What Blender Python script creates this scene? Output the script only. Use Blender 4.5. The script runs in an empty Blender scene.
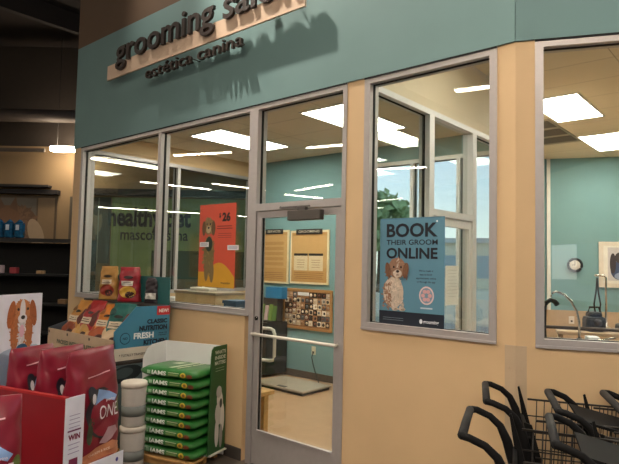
import bpy, bmesh, math, random
from mathutils import Matrix, Vector
random.seed(7)
SC = bpy.context.scene
COL = SC.collection
PI = math.pi

# ------------------------------------------------------------------ materials
def lin(c):
    return tuple(((v/255)/12.92 if v/255 <= .04045 else ((v/255+.055)/1.055)**2.4) for v in c)
_m = {}
def mat(c, rough=.6, metal=0, var=.06, scale=9, bump=0.0, coat=0, name=None):
    key = (tuple(c), rough, metal, var, scale, bump, coat)
    if key in _m: return _m[key]
    m = bpy.data.materials.new(name or 'surface_%d_%d_%d' % tuple(c)); m.use_nodes = True
    nt = m.node_tree; p = nt.nodes['Principled BSDF']
    r, g, b = lin(c)
    tc = nt.nodes.new('ShaderNodeTexCoord'); no = nt.nodes.new('ShaderNodeTexNoise')
    no.inputs['Scale'].default_value = scale; no.inputs['Detail'].default_value = 3
    nt.links.new(tc.outputs['Object'], no.inputs['Vector'])
    rp = nt.nodes.new('ShaderNodeValToRGB')
    rp.color_ramp.elements[0].position = .3; rp.color_ramp.elements[1].position = .7
    rp.color_ramp.elements[0].color = (r*(1-var), g*(1-var), b*(1-var), 1)
    rp.color_ramp.elements[1].color = (min(1, r*(1+var)), min(1, g*(1+var)), min(1, b*(1+var)), 1)
    nt.links.new(no.outputs['Fac'], rp.inputs['Fac']); nt.links.new(rp.outputs['Color'], p.inputs['Base Color'])
    p.inputs['Roughness'].default_value = rough; p.inputs['Metallic'].default_value = metal
    if coat: p.inputs['Coat Weight'].default_value = coat; p.inputs['Coat Roughness'].default_value = .15
    if bump:
        bp = nt.nodes.new('ShaderNodeBump'); bp.inputs['Strength'].default_value = bump
        bp.inputs['Distance'].default_value = .01
        nt.links.new(no.outputs['Fac'], bp.inputs['Height']); nt.links.new(bp.outputs['Normal'], p.inputs['Normal'])
    _m[key] = m
    if name == 'cart_plastic': p.inputs['Specular IOR Level'].default_value = .2
    return m
def emit(c, s, name):
    m = bpy.data.materials.new(name); m.use_nodes = True; nt = m.node_tree
    nt.nodes.remove(nt.nodes['Principled BSDF'])
    e = nt.nodes.new('ShaderNodeEmission'); e.inputs['Color'].default_value = (*c, 1); e.inputs['Strength'].default_value = s
    nt.links.new(e.outputs[0], nt.nodes['Material Output'].inputs['Surface']); return m
def glass_mat(tint=(.93, .96, .94), k=.06):
    m = bpy.data.materials.new('window_glass'); m.use_nodes = True; nt = m.node_tree
    nt.nodes.remove(nt.nodes['Principled BSDF'])
    lw = nt.nodes.new('ShaderNodeLayerWeight'); lw.inputs['Blend'].default_value = .5
    pw = nt.nodes.new('ShaderNodeMath'); pw.operation = 'POWER'; pw.inputs[1].default_value = 4
    ma = nt.nodes.new('ShaderNodeMath'); ma.operation = 'MULTIPLY_ADD'; ma.inputs[1].default_value = .9; ma.inputs[2].default_value = k
    t = nt.nodes.new('ShaderNodeBsdfTransparent'); t.inputs['Color'].default_value = (*tint, 1)
    g = nt.nodes.new('ShaderNodeBsdfGlossy'); g.inputs['Roughness'].default_value = .0
    mx = nt.nodes.new('ShaderNodeMixShader')
    nt.links.new(lw.outputs['Facing'], pw.inputs[0]); nt.links.new(pw.outputs[0], ma.inputs[0])
    nt.links.new(ma.outputs[0], mx.inputs['Fac']); nt.links.new(t.outputs[0], mx.inputs[1]); nt.links.new(g.outputs[0], mx.inputs[2])
    nt.links.new(mx.outputs[0], nt.nodes['Material Output'].inputs['Surface']); return m
def tile_mat(name, c1, c2, size, mortar, mc, rough=.8, rot=0):
    m = bpy.data.materials.new(name); m.use_nodes = True; nt = m.node_tree; p = nt.nodes['Principled BSDF']
    tc = nt.nodes.new('ShaderNodeTexCoord'); mp = nt.nodes.new('ShaderNodeMapping'); mp.inputs['Rotation'].default_value[2] = rot
    br = nt.nodes.new('ShaderNodeTexBrick'); br.offset = 0; br.inputs['Scale'].default_value = 1
    br.inputs['Brick Width'].default_value = size[0]; br.inputs['Row Height'].default_value = size[1]
    br.inputs['Mortar Size'].default_value = mortar; br.inputs['Mortar Smooth'].default_value = .3
    br.inputs['Color1'].default_value = (*lin(c1), 1); br.inputs['Color2'].default_value = (*lin(c2), 1); br.inputs['Mortar'].default_value = (*lin(mc), 1)
    nt.links.new(tc.outputs['Object'], mp.inputs['Vector']); nt.links.new(mp.outputs[0], br.inputs['Vector'])
    nt.links.new(br.outputs['Color'], p.inputs['Base Color']); p.inputs['Roughness'].default_value = rough
    return m

TAN = mat((212, 180, 139), .7, 0, .03, 3, .05, name='tan_wall_paint')
CREAM = mat((222, 204, 176), .75, 0, .03, 3, name='cream_wall_paint')
UPSHADE = mat((100, 78, 60), .8, 0, .03, 3, name='shaded_upper_wall')  # upper front wall: light falloff towards the ceiling put into the colour
TEAL = mat((112, 143, 144), .7, 0, .03, 3, .03, name='teal_wall_paint')
TEALIN = mat((120, 156, 160), .7, 0, .03, 3, name='teal_inner_paint')
ALU = mat((182, 175, 174), .42, .35, .03, 20, name='anodised_aluminium')
ALUL = mat((226, 218, 206), .35, .2, .02, name='satin_aluminium')
ALUD = mat((112, 106, 104), .45, .5, .03, 20, name='dark_aluminium')
GASK = mat((14, 13, 14), .8, name='rubber_gasket')
BLACK = mat((26, 25, 27), .5, 0, .15, 12, name='black_plastic')
DARK = mat((40, 34, 30), .8, name='dark_painted_metal')
WHITE = mat((236, 234, 236), .55, 0, .02, name='white_board')
CHROME = mat((215, 212, 208), .15, 1, .02, name='chrome')
WOOD = mat((196, 150, 92), .55, 0, .18, 14, .1, name='light_wood')
GLASS = glass_mat()
LAMP = emit((1, .93, .80), 20.0, 'lamp_diffuser')
LAMPS = emit((1, .87, .70), 41.0, 'strip_diffuser')

# ------------------------------------------------------------------ mesh builder
class MB:
    def __init__(s, mats, T=None):
        s.bm = bmesh.new(); s.mats = mats if isinstance(mats, (list, tuple)) else [mats]; s.T = T or Matrix.Identity(4)
    def add(s, vs, fs, mi=0, sm=False):
        bv = [s.bm.verts.new(s.T @ Vector(v)) for v in vs]
        for f in fs:
            try:
                fc = s.bm.faces.new([bv[i] for i in f]); fc.material_index = mi; fc.smooth = sm
            except ValueError: pass
    def box(s, x0, x1, y0, y1, z0, z1, mi=0, bev=0):
        if bev:
            b2 = bmesh.new(); bmesh.ops.create_cube(b2, size=1)
            for v in b2.verts: v.co = Vector(((x0+x1)/2+v.co.x*(x1-x0), (y0+y1)/2+v.co.y*(y1-y0), (z0+z1)/2+v.co.z*(z1-z0)))
            bmesh.ops.bevel(b2, geom=list(b2.edges), offset=bev, segments=2, affect='EDGES', profile=.5)
            b2.verts.index_update()
            s.add([v.co.copy() for v in b2.verts], [[v.index for v in f.verts] for f in b2.faces], mi); b2.free(); return s
        s.add([(x0,y0,z0),(x1,y0,z0),(x1,y1,z0),(x0,y1,z0),(x0,y0,z1),(x1,y0,z1),(x1,y1,z1),(x0,y1,z1)],
              [(0,3,2,1),(4,5,6,7),(0,1,5,4),(1,2,6,5),(2,3,7,6),(3,0,4,7)], mi); return s
    def tube(s, pts, r, seg=8, mi=0, closed=False, flat=1):
        P = [Vector(p) for p in pts]; n = len(P); rings = []
        for i in range(n):
            if closed: t = P[(i+1) % n]-P[i-1]
            else: t = P[min(i+1, n-1)]-P[max(i-1, 0)]
            t.normalize(); up = Vector((0, 0, 1)) if abs(t.z) < .9 else Vector((1, 0, 0))
            a = t.cross(up).normalized(); b = a.cross(t)
            rr = r[i] if isinstance(r, (list, tuple)) else r
            rings.append([P[i]+a*math.cos(2*PI*k/seg)*rr+b*math.sin(2*PI*k/seg)*rr*flat for k in range(seg)])
        vs = [v for rg in rings for v in rg]; fs = []
        for i in range(n if closed else n-1):
            j = (i+1) % n
            for k in range(seg): fs.append((i*seg+k, i*seg+(k+1) % seg, j*seg+(k+1) % seg, j*seg+k))
        if not closed: fs += [tuple(range(seg))[::-1], tuple((n-1)*seg+k for k in range(seg))]
        s.add(vs, fs, mi, True); return s
    def prism(s, pts, y0, y1, mi=0):     # outline in local XZ, extruded in Y
        n = len(pts)
        s.add([(x, y0, z) for x, z in pts]+[(x, y1, z) for x, z in pts],
              [tuple(range(n)), tuple(range(2*n-1, n-1, -1))]+[(i, i+n, (i+1) % n+n, (i+1) % n) for i in range(n)], mi); return s
    def prismz(s, pts, z0, z1, mi=0):    # outline in XY, extruded in Z
        n = len(pts)
        s.add([(x, y, z0) for x, y in pts]+[(x, y, z1) for x, y in pts],
              [tuple(range(n))[::-1], tuple(range(n, 2*n))]+[(i, (i+1) % n, (i+1) % n+n, i+n) for i in range(n)], mi); return s
    def disc(s, c, r, h, axis='z', seg=24, mi=0):
        c = Vector(c); d = {'x': Vector((1,0,0)), 'y': Vector((0,1,0)), 'z': Vector((0,0,1))}[axis]
        return s.tube([c, c+d*h], r, seg, mi)
    def build(s, name, parent=None, smooth=None):
        me = bpy.data.meshes.new(name)
        bmesh.ops.recalc_face_normals(s.bm, faces=s.bm.faces) if len(s.bm.faces) else None
        s.bm.to_mesh(me); s.bm.free()
        for m in s.mats: me.materials.append(m)
        o = bpy.data.objects.new(name, me); COL.objects.link(o)
        if parent: o.parent = parent
        return o
def tag(o, label, cat, group=None):
    o['label'] = label; o['category'] = cat
    if group: o['group'] = group
    return o
def thing(name, label, cat, loc=(0,0,0), rz=0, group=None):
    o = bpy.data.objects.new(name, None); COL.objects.link(o); o.location = loc; o.rotation_euler = (0, 0, rz)
    o.empty_display_size = .1
    return tag(o, label, cat, group)
def struct(o): o['kind'] = 'structure'; return o
def sroot(name, loc=(0,0,0), rz=0):
    o = bpy.data.objects.new(name, None); COL.objects.link(o); o.location = loc; o.rotation_euler = (0,0,rz); return struct(o)
def clone(root, parent=None):
    c = root.copy(); COL.objects.link(c)
    if parent: c.parent = parent
    for ch in list(root.children): clone(ch, c)
    return c

# ------------------------------------------------------------------ lettering and flat printed art (local XZ, facing -Y)
_tc = {}
def text_geo(t, bold=.0):
    k = (t, bold)
    if k in _tc: return _tc[k]
    cu = bpy.data.curves.new('t', 'FONT'); cu.body = t; cu.size = 1; cu.offset = bold; cu.resolution_u = 3
    o = bpy.data.objects.new('t', cu); COL.objects.link(o)
    dg = bpy.context.evaluated_depsgraph_get(); me = bpy.data.meshes.new_from_object(o.evaluated_get(dg))
    vs = [v.co.copy() for v in me.vertices]; fs = [list(p.vertices) for p in me.polygons]
    bpy.data.objects.remove(o); bpy.data.curves.remove(cu); bpy.data.meshes.remove(me)
    _tc[k] = (vs, fs); return _tc[k]
def fur(a, cx, cz, rx, rz, c, n, l, ln, rough=.22):
    for i in range(n):
        t, q = random.random()*2*PI, random.random()**.5
        k = (.9, .97, 1.03, 1.09)[i % 4]; cc = tuple(max(0, min(255, int(v*k))) for v in c)
        px, pz = cx+rx*q*math.cos(t), cz+rz*q*math.sin(t); an = math.degrees(math.atan2(pz-cz, px-cx))+random.uniform(-40, 40)
        a.ell(px, pz, ln*random.uniform(.4, .75), ln*random.uniform(.12, .24), cc, l+.2*(i % 4), an, 7)
class Art:
    def __init__(s, mp=None, rough=.5, step=.0006): s.it = []; s.mp = mp; s.rough = rough; s.step = step
    def poly(s, pts, c, l=1): s.it.append(([(x, z) for x, z in pts], [list(range(len(pts)))], c, l)); return s
    def rect(s, x0, x1, z0, z1, c, l=1): return s.poly([(x0,z0),(x1,z0),(x1,z1),(x0,z1)], c, l)
    def ell(s, cx, cz, rx, rz, c, l=1, rot=0, n=18):
        a = math.radians(rot)
        pts = [(cx+rx*math.cos(2*PI*i/n)*math.cos(a)-rz*math.sin(2*PI*i/n)*math.sin(a), cz+rx*math.cos(2*PI*i/n)*math.sin(a)+rz*math.sin(2*PI*i/n)*math.cos(a)) for i in range(n)]
        s.it.append(([(cx, cz)]+pts, [[0, i+1, (i+1) % n+1] for i in range(n)], c, l)); return s
    def text(s, t, x, z, h, c, w=None, bold=.012, l=3, align='l', shear=0):
        vs, fs = text_geo(t, bold); xs = [v.x for v in vs]; x0, x1 = min(xs), max(xs)
        sy = h/.72; sx = w/(x1-x0) if w else sy
        off = {'l': 0, 'c': -(x1-x0)*sx/2, 'r': -(x1-x0)*sx}[align]
        s.it.append(([(x+off+(v.x-x0)*sx+v.y*sy*shear, z+v.y*sy) for v in vs], fs, c, l)); return s
    def build(s, name, parent, loc=(0,0,0), rz=0, rx=0, T=None):
        cols = []; bm = bmesh.new()
        for vs, fs, c, l in s.it:
            if c not in cols: cols.append(c)
            mi = cols.index(c); bv = []
            for x, z in vs:
                y = -l*s.step
                bv.append(bm.verts.new((x, y, z)))
            for f in fs:
                try: fc = bm.faces.new([bv[i] for i in f]); fc.material_index = mi
                except ValueError: pass
        if s.mp:
            bmesh.ops.triangulate(bm, faces=bm.faces)
            for _ in range(3):
                ed = [e for e in bm.edges if e.calc_length() > .022]
                if not ed: break
                bmesh.ops.subdivide_edges(bm, edges=ed, cuts=1); bmesh.ops.triangulate(bm, faces=bm.faces)
            for v in bm.verts:
                p = s.mp(v.co.x, v.co.z); v.co = (p[0], p[1]+v.co.y, p[2])
        for f in bm.faces:
            f.normal_update()
            if f.normal.y > 0: f.normal_flip()
        if T: bmesh.ops.transform(bm, matrix=T, verts=bm.verts)
        me = bpy.data.meshes.new(name); bm.to_mesh(me); bm.free()
        for c in cols: me.materials.append(mat(c, s.rough, 0, .03))
        o = bpy.data.objects.new(name, me); COL.objects.link(o); o.parent = parent; o.location = loc; o.rotation_euler = (rx, 0, rz)
        return o
def lines(a, x0, x1, z0, n, dz, c, h=.003, l=2, jit=.15):
    for i in range(n):
        w = (x1-x0)*(1-random.random()*jit); cx = (x0+x1)/2
        a.rect(cx-w/2, cx+w/2, z0-i*dz-h, z0-i*dz, c, l)

# ------------------------------------------------------------------ camera (fitted from the photograph's perspective)
cam = bpy.data.cameras.new('camera'); co = bpy.data.objects.new('camera', cam); COL.objects.link(co)
Fv = Vector((-.65207631, .75610392, .05570771)); Rv = Vector((.75787275, .65207186, .02076513)); Uv = Rv.cross(Fv)
co.matrix_world = Matrix(((Rv.x, Uv.x, -Fv.x, 0), (Rv.y, Uv.y, -Fv.y, -3.32046717), (Rv.z, Uv.z, -Fv.z, 1.69749352), (0, 0, 0, 1)))
cam.sensor_width = 36; cam.lens = 556.53/619*36; cam.clip_end = 300; cam.clip_start = .05
SC.camera = co

# ------------------------------------------------------------------ geometry constants
KX = -1.237; WB = .41822; HZ = 3.07; SZ = 1.235; LOW = 2.13
TB = Matrix.Translation((KX, 0, 0)) @ Matrix.Rotation(WB, 4, 'Z')     # wall B frame: x along the wall, -y to the shop
CE = 6.3

# floor and store shell
f = struct(MB(tile_mat('store_floor_tile', (92, 84, 76), (86, 78, 70), (.6, .6), .004, (60, 54, 50), .35)).box(-42, 12.2, -34, 12, -.1, 0).build('floor'))
f2 = struct(MB(mat((182, 146, 112), .45, 0, .05, 6, .03, name='salon_vinyl')).prismz([(-6.62, .12), (-1.15, .12), (2.4, 1.62), (2.4, 9.6), (-3.35, 7.1), (-2.4, 2.95), (-6.62, 2.95)], .0, .004).build('floor_salon'))
c = MB(mat((44, 34, 27), .9, 0, .1, 2, name='dark_ceiling')); c.box(-42, 12.2, -34, .2, CE, CE+.1); c.box(-42, -6.5, .2, 12, CE, CE+.1)
struct(c.build('ceiling_store'))
for i, x in enumerate((-26, -20, -16.2, -13.4, -10.2, -7.6, 2)):
    struct(MB(mat((46, 36, 29), .8, name='joist_paint')).box(x, x+.12, -33.9, 8, CE-.35, CE-.001).build('trim_%d' % (i+1)))
# wall A (salon front)
w = MB([TAN, TEAL, UPSHADE])
w.box(-6.80, -6.62, 0, .13, 0, HZ); w.box(-6.62, -3.585, 0, .13, 0, SZ); w.box(-2.51, -2.35, 0, .13, 0, HZ)
w.box(-2.35, -1.35, 0, .13, 0, SZ); w.box(-1.35, KX, 0, .13, 0, HZ)
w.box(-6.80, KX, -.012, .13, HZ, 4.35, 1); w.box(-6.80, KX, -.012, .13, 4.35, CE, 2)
struct(w.build('wall_front'))
w = MB([TAN, TEAL, UPSHADE], TB)
w.box(0, .11, 0, .13, 0, HZ); w.box(.11, 3.8, 0, .13, 0, SZ); w.box(3.7, 4, 0, .13, 0, HZ)
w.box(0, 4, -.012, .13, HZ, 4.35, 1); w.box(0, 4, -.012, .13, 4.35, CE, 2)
struct(w.build('wall_right_front'))
# dark rubber base along wall A
b = MB(mat((70, 64, 60), .6, name='rubber_base')); b.box(-6.8, -3.585, -.012, 0, 0, .10); b.box(-2.51, KX, -.012, 0, 0, .10)
struct(b.build('baseboard_front'))
b = MB(mat((70, 64, 60), .6), TB); b.box(0, 4, -.012, 0, 0, .10); struct(b.build('baseboard_right'))
# corner guard
g = MB(mat((192, 168, 140), .4, 0, .03, name='corner_guard_vinyl')); g.box(KX-.062, KX+.001, -.005, -.0005, .1, SZ)
g.T = TB; g.box(-.001, .062, -.005, -.0005, .1, SZ)
for (x, z) in ((.035, 1.10), (.035, .6)): g.disc((x, -.008, z), .004, .004, 'y', 8)
g.T = Matrix.Identity(4)
for (x, z) in ((-.035, 1.10), (-.035, .6)): g.disc((KX+x, -.008, z), .004, .004, 'y', 8)
struct(g.build('trim_corner_guard'))

# storefront frames
ALULIT = mat((226, 222, 222), .45, .1, .02, name='daylit_aluminium')  # inner frames: same aluminium, made paler for the daylight on them
def frame_bay(nm, x0, x1, z0, z1, T, parent_list=None, fw=.048, y0=-.006, y1=.108, glass=True, mull=(), depth_glass=.05, sill=True, base=None):
    """aluminium frame round x0..x1, z0..z1 in plane T, mullions at mull, panes between"""
    root = base or sroot(nm)
    m = MB([ALULIT if nm in ('window_5', 'window_6', 'window_7') else ALU, GASK], T)
    m.box(x0, x0+fw, y0, y1, z0, z1); m.box(x1-fw, x1, y0, y1, z0, z1)
    m.box(x0+fw, x1-fw, y0, y1, z1-fw, z1); m.box(x0+fw, x1-fw, y0, y1, z0, z0+fw)
    for mx in mull: m.box(mx-fw/2, mx+fw/2, y0, y1, z0+fw, z1-fw)
    ed = [x0+fw]+[q for mx in mull for q in (mx-fw/2, mx+fw/2)]+[x1-fw]
    for a, bb in zip(ed[::2], ed[1::2]):
        g = .004; ya, yb = depth_glass-.012, depth_glass+.012
        m.box(a-.001, a+g, ya, yb, z0+fw, z1-fw, 1); m.box(bb-g, bb+.001, ya, yb, z0+fw, z1-fw, 1)
        m.box(a+g, bb-g, ya, yb, z1-fw-g, z1-fw+.001, 1); m.box(a+g, bb-g, ya, yb, z0+fw-.001, z0+fw+g, 1)
        gl = MB(GLASS, T).box(a+g, bb-g, depth_glass-.003, depth_glass+.003, z0+fw+g, z1-fw-g).build('glass_pane', root)
    m.build('window_frame', root)
    return root
I = Matrix.Identity(4)
w1 = frame_bay('window_1', -6.62, -3.53, SZ, HZ, I, mull=(-4.945,))
w2 = frame_bay('window_2', -2.35, -1.35, SZ, HZ, I)
w3 = frame_bay('window_3', .11, 3.7, SZ, HZ, TB, mull=(1.9,))
# light sill line along the windows
for nm, T, a, bb in (('trim_sill_left', I, -6.62, -3.53), ('trim_sill_middle', I, -2.35, -1.35), ('trim_sill_right', TB, .11, 3.7)):
    struct(MB(ALU, T).box(a, bb, -.014, -.006, SZ-.004, SZ+.012).build(nm))
# shadow gap above the frames
sg = MB(GASK); sg.box(-6.62, -2.51, -.011, -.0065, HZ-.012, HZ); sg.box(-2.35, -1.35, -.011, -.0065, HZ-.012, HZ); sg.T = TB; sg.box(.11, 3.7, -.011, -.0065, HZ-.012, HZ)
struct(sg.build('trim_shadow_gap'))

# door with transom
d = sroot('door_1')
fr = MB([ALU, GASK]); fr.box(-3.53, -3.474, -.006, .108, 0, HZ); fr.box(-2.548, -2.51, -.006, .108, 0, HZ)
fr.box(-3.474, -2.548, -.006, .108, HZ-.048, HZ); fr.box(-3.474, -2.548, -.006, .108, 2.135, 2.195)
fr.box(-3.475, -3.470, .038, .062, 2.195, HZ-.048, 1); fr.box(-2.552, -2.547, .038, .062, 2.195, HZ-.048, 1); fr.box(-3.47, -2.552, .038, .062, HZ-.053, HZ-.047, 1)
fr.box(-3.475, -3.468, .06, .1, 0, 2.135, 1)
fr.build('door_frame', d)
MB(GLASS).box(-3.47, -2.552, .047, .053, 2.195, HZ-.053).build('glass_pane', d)
lf = MB([ALU, ALUD, GASK])
lf.box(-3.466, -3.412, .006, .052, .012, 2.128); lf.box(-2.606, -2.554, .006, .052, .012, 2.128)
lf.box(-3.412, -2.606, .006, .052, 2.075, 2.128); lf.box(-3.412, -2.606, .006, .052, .012, .285, 0)
lf.box(-3.413, -3.407, .020, .040, .285, 2.075, 2); lf.box(-2.612, -2.605, .020, .040, .285, 2.075, 2)
lf.box(-3.407, -2.612, -.004, .018, .283, .297, 0)
leaf = lf.build('door_leaf', d)
MB(GLASS).box(-3.407, -2.612, .027, .033, .295, 2.075).build('glass_pane', d)
pb = MB(ALUL); pb.tube([(-3.46, -.035, 1.09), (-2.56, -.035, 1.09)], .013, 10); pb.tube([(-3.45, .006, 1.09), (-3.45, -.035, 1.09)], .01); pb.tube([(-2.57, .006, 1.09), (-2.57, -.035, 1.09)], .01)
pb.build('push_bar', d)
hd = MB(ALUL); hd.tube([(-3.44, .054, 1.13), (-3.44, .09, 1.13), (-3.36, .10, 1.13), (-3.33, .10, 1.12), (-3.315, .10, 1.09), (-3.315, .10, .90), (-3.33, .10, .87), (-3.37, .10, .86), (-3.44, .09, .86), (-3.44, .054, .86)], .014, 8); hd.build('door_handle', d)
lk = MB([GASK, CHROME]); lk.disc((-3.44, -.006, 1.22), .017, .012, 'y', 14); lk.disc((-3.44, -.012, 1.22), .009, .008, 'y', 10, 1); lk.build('lock', d)
MB(mat((92, 86, 82), .4, .4, .03)).box(-3.06, -2.72, -.055, .004, 2.035, 2.115, 0, .006).build('door_closer', d)
ar = MB(ALUD); ar.box(-3.16, -2.84, -.04, -.025, 2.14, 2.152); ar.box(-2.95, -2.87, -.055, -.02, 2.115, 2.142); ar.tube([(-2.9, -.04, 2.146), (-3.16, -.02, 2.146), (-3.18, -.005, 2.16)], .008, 6); ar.build('closer_arm', d)

# ------------------------------------------------------------------ salon rooms
LC = 3.3; GC = 3.69
ct = tile_mat('ceiling_tile', (226, 212, 190), (222, 208, 186), (1.2, .6), .006, (176, 164, 148), .9)
struct(MB(ct).box(-6.66, -2.42, .13, 2.98, LC, LC+.06).build('ceiling_lobby'))
struct(MB(ct).prismz([(-2.32, .13), (-1.2, .13), (2.4, 1.75), (2.4, 9.7), (-3.4, 7.14), (-3.4, 6.9), (-2.36, 3.0)], GC, GC+.06).build('ceiling_grooming'))
# left glazed side of the lobby (X = -6.6)
TL = Matrix.Translation((-6.62, .13, 0)) @ Matrix.Rotation(PI/2, 4, 'Z')
struct(MB([TAN, TEAL], TL).box(0, 2.9, 0, .12, 0, SZ).box(0, 2.9, 0, .12, HZ, LC+.05).build('wall_lobby_left'))
frame_bay('window_4', 0, 2.78, SZ, HZ, TL, mull=(1.33,))
# lobby back wall with exterior window on its right part
w = MB([TEALIN]); w.box(-6.74, -4.36, 2.98, 3.1, 0, LC+.05); w.box(-4.36, -2.37, 2.98, 3.1, HZ, LC+.05); w.box(-4.36, -2.37, 2.98, 3.1, 0, .55)
struct(w.build('wall_lobby_back'))
TBK = Matrix.Translation((0, 2.985, 0))
frame_bay('window_5', -4.36, -2.42, .55, HZ, TBK, mull=(-3.70, -3.05))
struct(MB(mat((84, 70, 58), .6)).box(-6.6, -4.36, 2.968, 2.98, .004, .10).build('baseboard_lobby'))
# glazed partition between lobby and grooming room, face towards +X at X = -2.37
TP = Matrix.Translation((-2.37, 0, 0)) @ Matrix.Rotation(PI/2, 4, 'Z')
struct(MB([CREAM]).box(-2.46, -2.37, .13, 3.1, HZ, GC+.05).box(-2.46, -2.37, .13, 1.04, 0, .3).box(-2.46, -2.37, 2.0, 3.1, 0, .3).build('wall_partition'))
frame_bay('window_6', .135, 1.05, .3, HZ, TP, y0=-.01, y1=.095)
frame_bay('window_7', 1.92, 2.96, .3, HZ, TP, y0=-.01, y1=.095)
d2 = sroot('door_2')
m = MB([ALULIT, GASK], TP); m.box(1.05, 1.09, -.01, .095, 0, HZ); m.box(1.88, 1.92, -.01, .095, 0, HZ); m.box(1.09, 1.88, -.01, .095, 2.14, 2.2); m.box(1.09, 1.88, -.01, .095, HZ-.048, HZ)
m.build('door_frame', d2)
MB(GLASS, TP).box(1.09, 1.88, .047, .053, 2.2, HZ-.05).build('glass_pane', d2)
m = MB([ALULIT, GASK], TP); m.box(1.095, 1.15, .0, .045, .01, 2.135); m.box(1.82, 1.875, .0, .045, .01, 2.135); m.box(1.15, 1.82, .0, .045, 2.06, 2.135); m.box(1.15, 1.82, .0, .045, .01, .28)
m.build('door_leaf', d2)
MB(GLASS, TP).box(1.15, 1.82, .02, .026, .28, 2.06).build('glass_pane', d2)
# grooming room walls
n0 = Vector((-3.31, 7.15, 0))
TG = Matrix.Translation(n0) @ Matrix.Rotation(WB, 4, 'Z')
struct(MB([TEALIN, mat((190, 158, 126), .6, name='tan_wainscot')], TG).box(-.1, 6.4, 0, .12, .95, GC+.05).box(-.1, 6.4, -.01, .12, 0, .95, 1).build('wall_grooming_back'))
struct(MB([mat((236, 230, 222), .6, name='white_trim')], TG).box(-.02, .04, -.03, 0, .95, GC).build('trim_room_corner'))
struct(MB([CREAM]).prismz([(-2.42, 3.1), (-2.37, 3.0), (-3.34, 7.05), (-3.46, 7.05)], 0, GC+.05).build('wall_grooming_left'))
struct(MB([TEALIN]).box(2.4, 2.5, 1.6, 9.9, 0, GC+.05).build('wall_grooming_right'))

def troffer(x0, x1, y0, y1, z, label):
    t = thing('ceiling_light', label, 'light', ((x0+x1)/2, (y0+y1)/2, z), 0, 'recessed ceiling lights of the salon')
    a, b = (x1-x0)/2, (y1-y0)/2
    MB(WHITE).box(-a, a, -b, -b+.02, -.012, -.001).box(-a, a, b-.02, b, -.012, -.001).box(-a, -a+.02, -b+.02, b-.02, -.012, -.001).box(a-.02, a, -b+.02, b-.02, -.012, -.001).build('frame', t)
    MB(LAMP).box(-a+.02, a-.02, -b+.02, b-.02, -.008, -.002).build('diffuser', t)
troffer(-3.93, -3.33, 1.02, 2.24, LC, 'recessed white ceiling light in the lobby, nearest above the glass door')
troffer(-5.80, -5.18, 1.0, 2.24, LC, 'recessed white ceiling light in the lobby seen through the left windows')
troffer(-2.36, -1.77, 3.33, 4.55, GC, 'large recessed ceiling light, nearer one in the right window')
troffer(-2.40, -1.80, 5.6, 6.9, GC, 'recessed ceiling light, farther one in the right window')
troffer(-1.65, -1.2, .55, 1.35, GC, 'added unseen fill light close behind the middle window, above its top edge')  # this and the next two are added out of view to brighten the room
troffer(.9, 1.5, 4.4, 5.6, GC, 'added unseen fill light of the grooming room, farthest to the right')
troffer(-.5, .1, 3.6, 4.8, GC, 'added unseen fill light of the grooming room, right beyond the picture edge')
v = thing('ceiling_vent', 'grey ceiling vent with three dark slots beside the ceiling light', 'vent', (-2.66, 5.1, GC))
MB(mat((150, 138, 124), .6)).box(-.30, .26, -.8, .8, -.012, -.001).build('frame', v)
for k in range(3): MB(mat((86, 76, 68), .7)).box(-.27, .23, -.74+k*.52, -.36+k*.52, -.018, -.012).build('slot', v)
sp = MB([mat((120, 100, 82), .5, .4)]); sp.disc((0, 0, -.03), .012, .03); sp.disc((0, 0, -.035), .035, .006)
o = sp.build('fire_sprinkler'); o.location = (-4.95, 2.35, LC); tag(o, 'small brown fire sprinkler on the lobby ceiling over the door', 'sprinkler')

# ------------------------------------------------------------------ store walls
TW = Matrix.Translation((-12.86, 1.38, 0)) @ Matrix.Rotation(math.atan2(.652, .758), 4, 'Z')   # local x to the right, -y to the camera
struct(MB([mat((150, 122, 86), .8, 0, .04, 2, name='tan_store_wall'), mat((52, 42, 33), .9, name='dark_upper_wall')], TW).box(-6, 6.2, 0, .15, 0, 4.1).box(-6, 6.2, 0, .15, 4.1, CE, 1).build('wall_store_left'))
struct(MB([mat((150, 122, 90), .8)]).box(-42, -17.2, -2.7, -2.5, 0, CE).build('wall_store_far_left'))
struct(MB([mat((110, 92, 72), .8)]).box(-42.1, -42, -34, -2.5, 0, CE).build('wall_store_west'))
struct(MB([mat((96, 80, 64), .8)]).box(-42, 12.2, -34.1, -34, 0, CE).build('wall_store_rear'))
we = MB([mat((150, 124, 92), .8)]); we.box(12, 12.2, -34, 2.3, 2.8, CE); we.box(12, 12.2, -34, 2.3, 0, .3)
for y in (-34, -23, -12.5, 0): we.box(12, 12.2, y, y+2.3 if y == 0 else y+.8, .3, 2.8)
struct(we.build('wall_store_east'))
struct(MB([TAN]).box(2.3, 12.1, 1.62, 1.75, 0, CE).build('wall_front_far_right'))
struct(MB([mat((60, 50, 40), .8)]).prismz([(-8.2, 5.43), (-6.72, 3.05), (-6.62, 3.1), (-8.1, 5.5)], 0, CE).build('wall_store_return'))
dk = MB(mat((66, 54, 44), .7), TW); dk.tube([(-6, -.6, 4.62), (3.4, -.6, 4.62)], .13, 14); 
struct(dk.build('trim_duct'))

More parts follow.
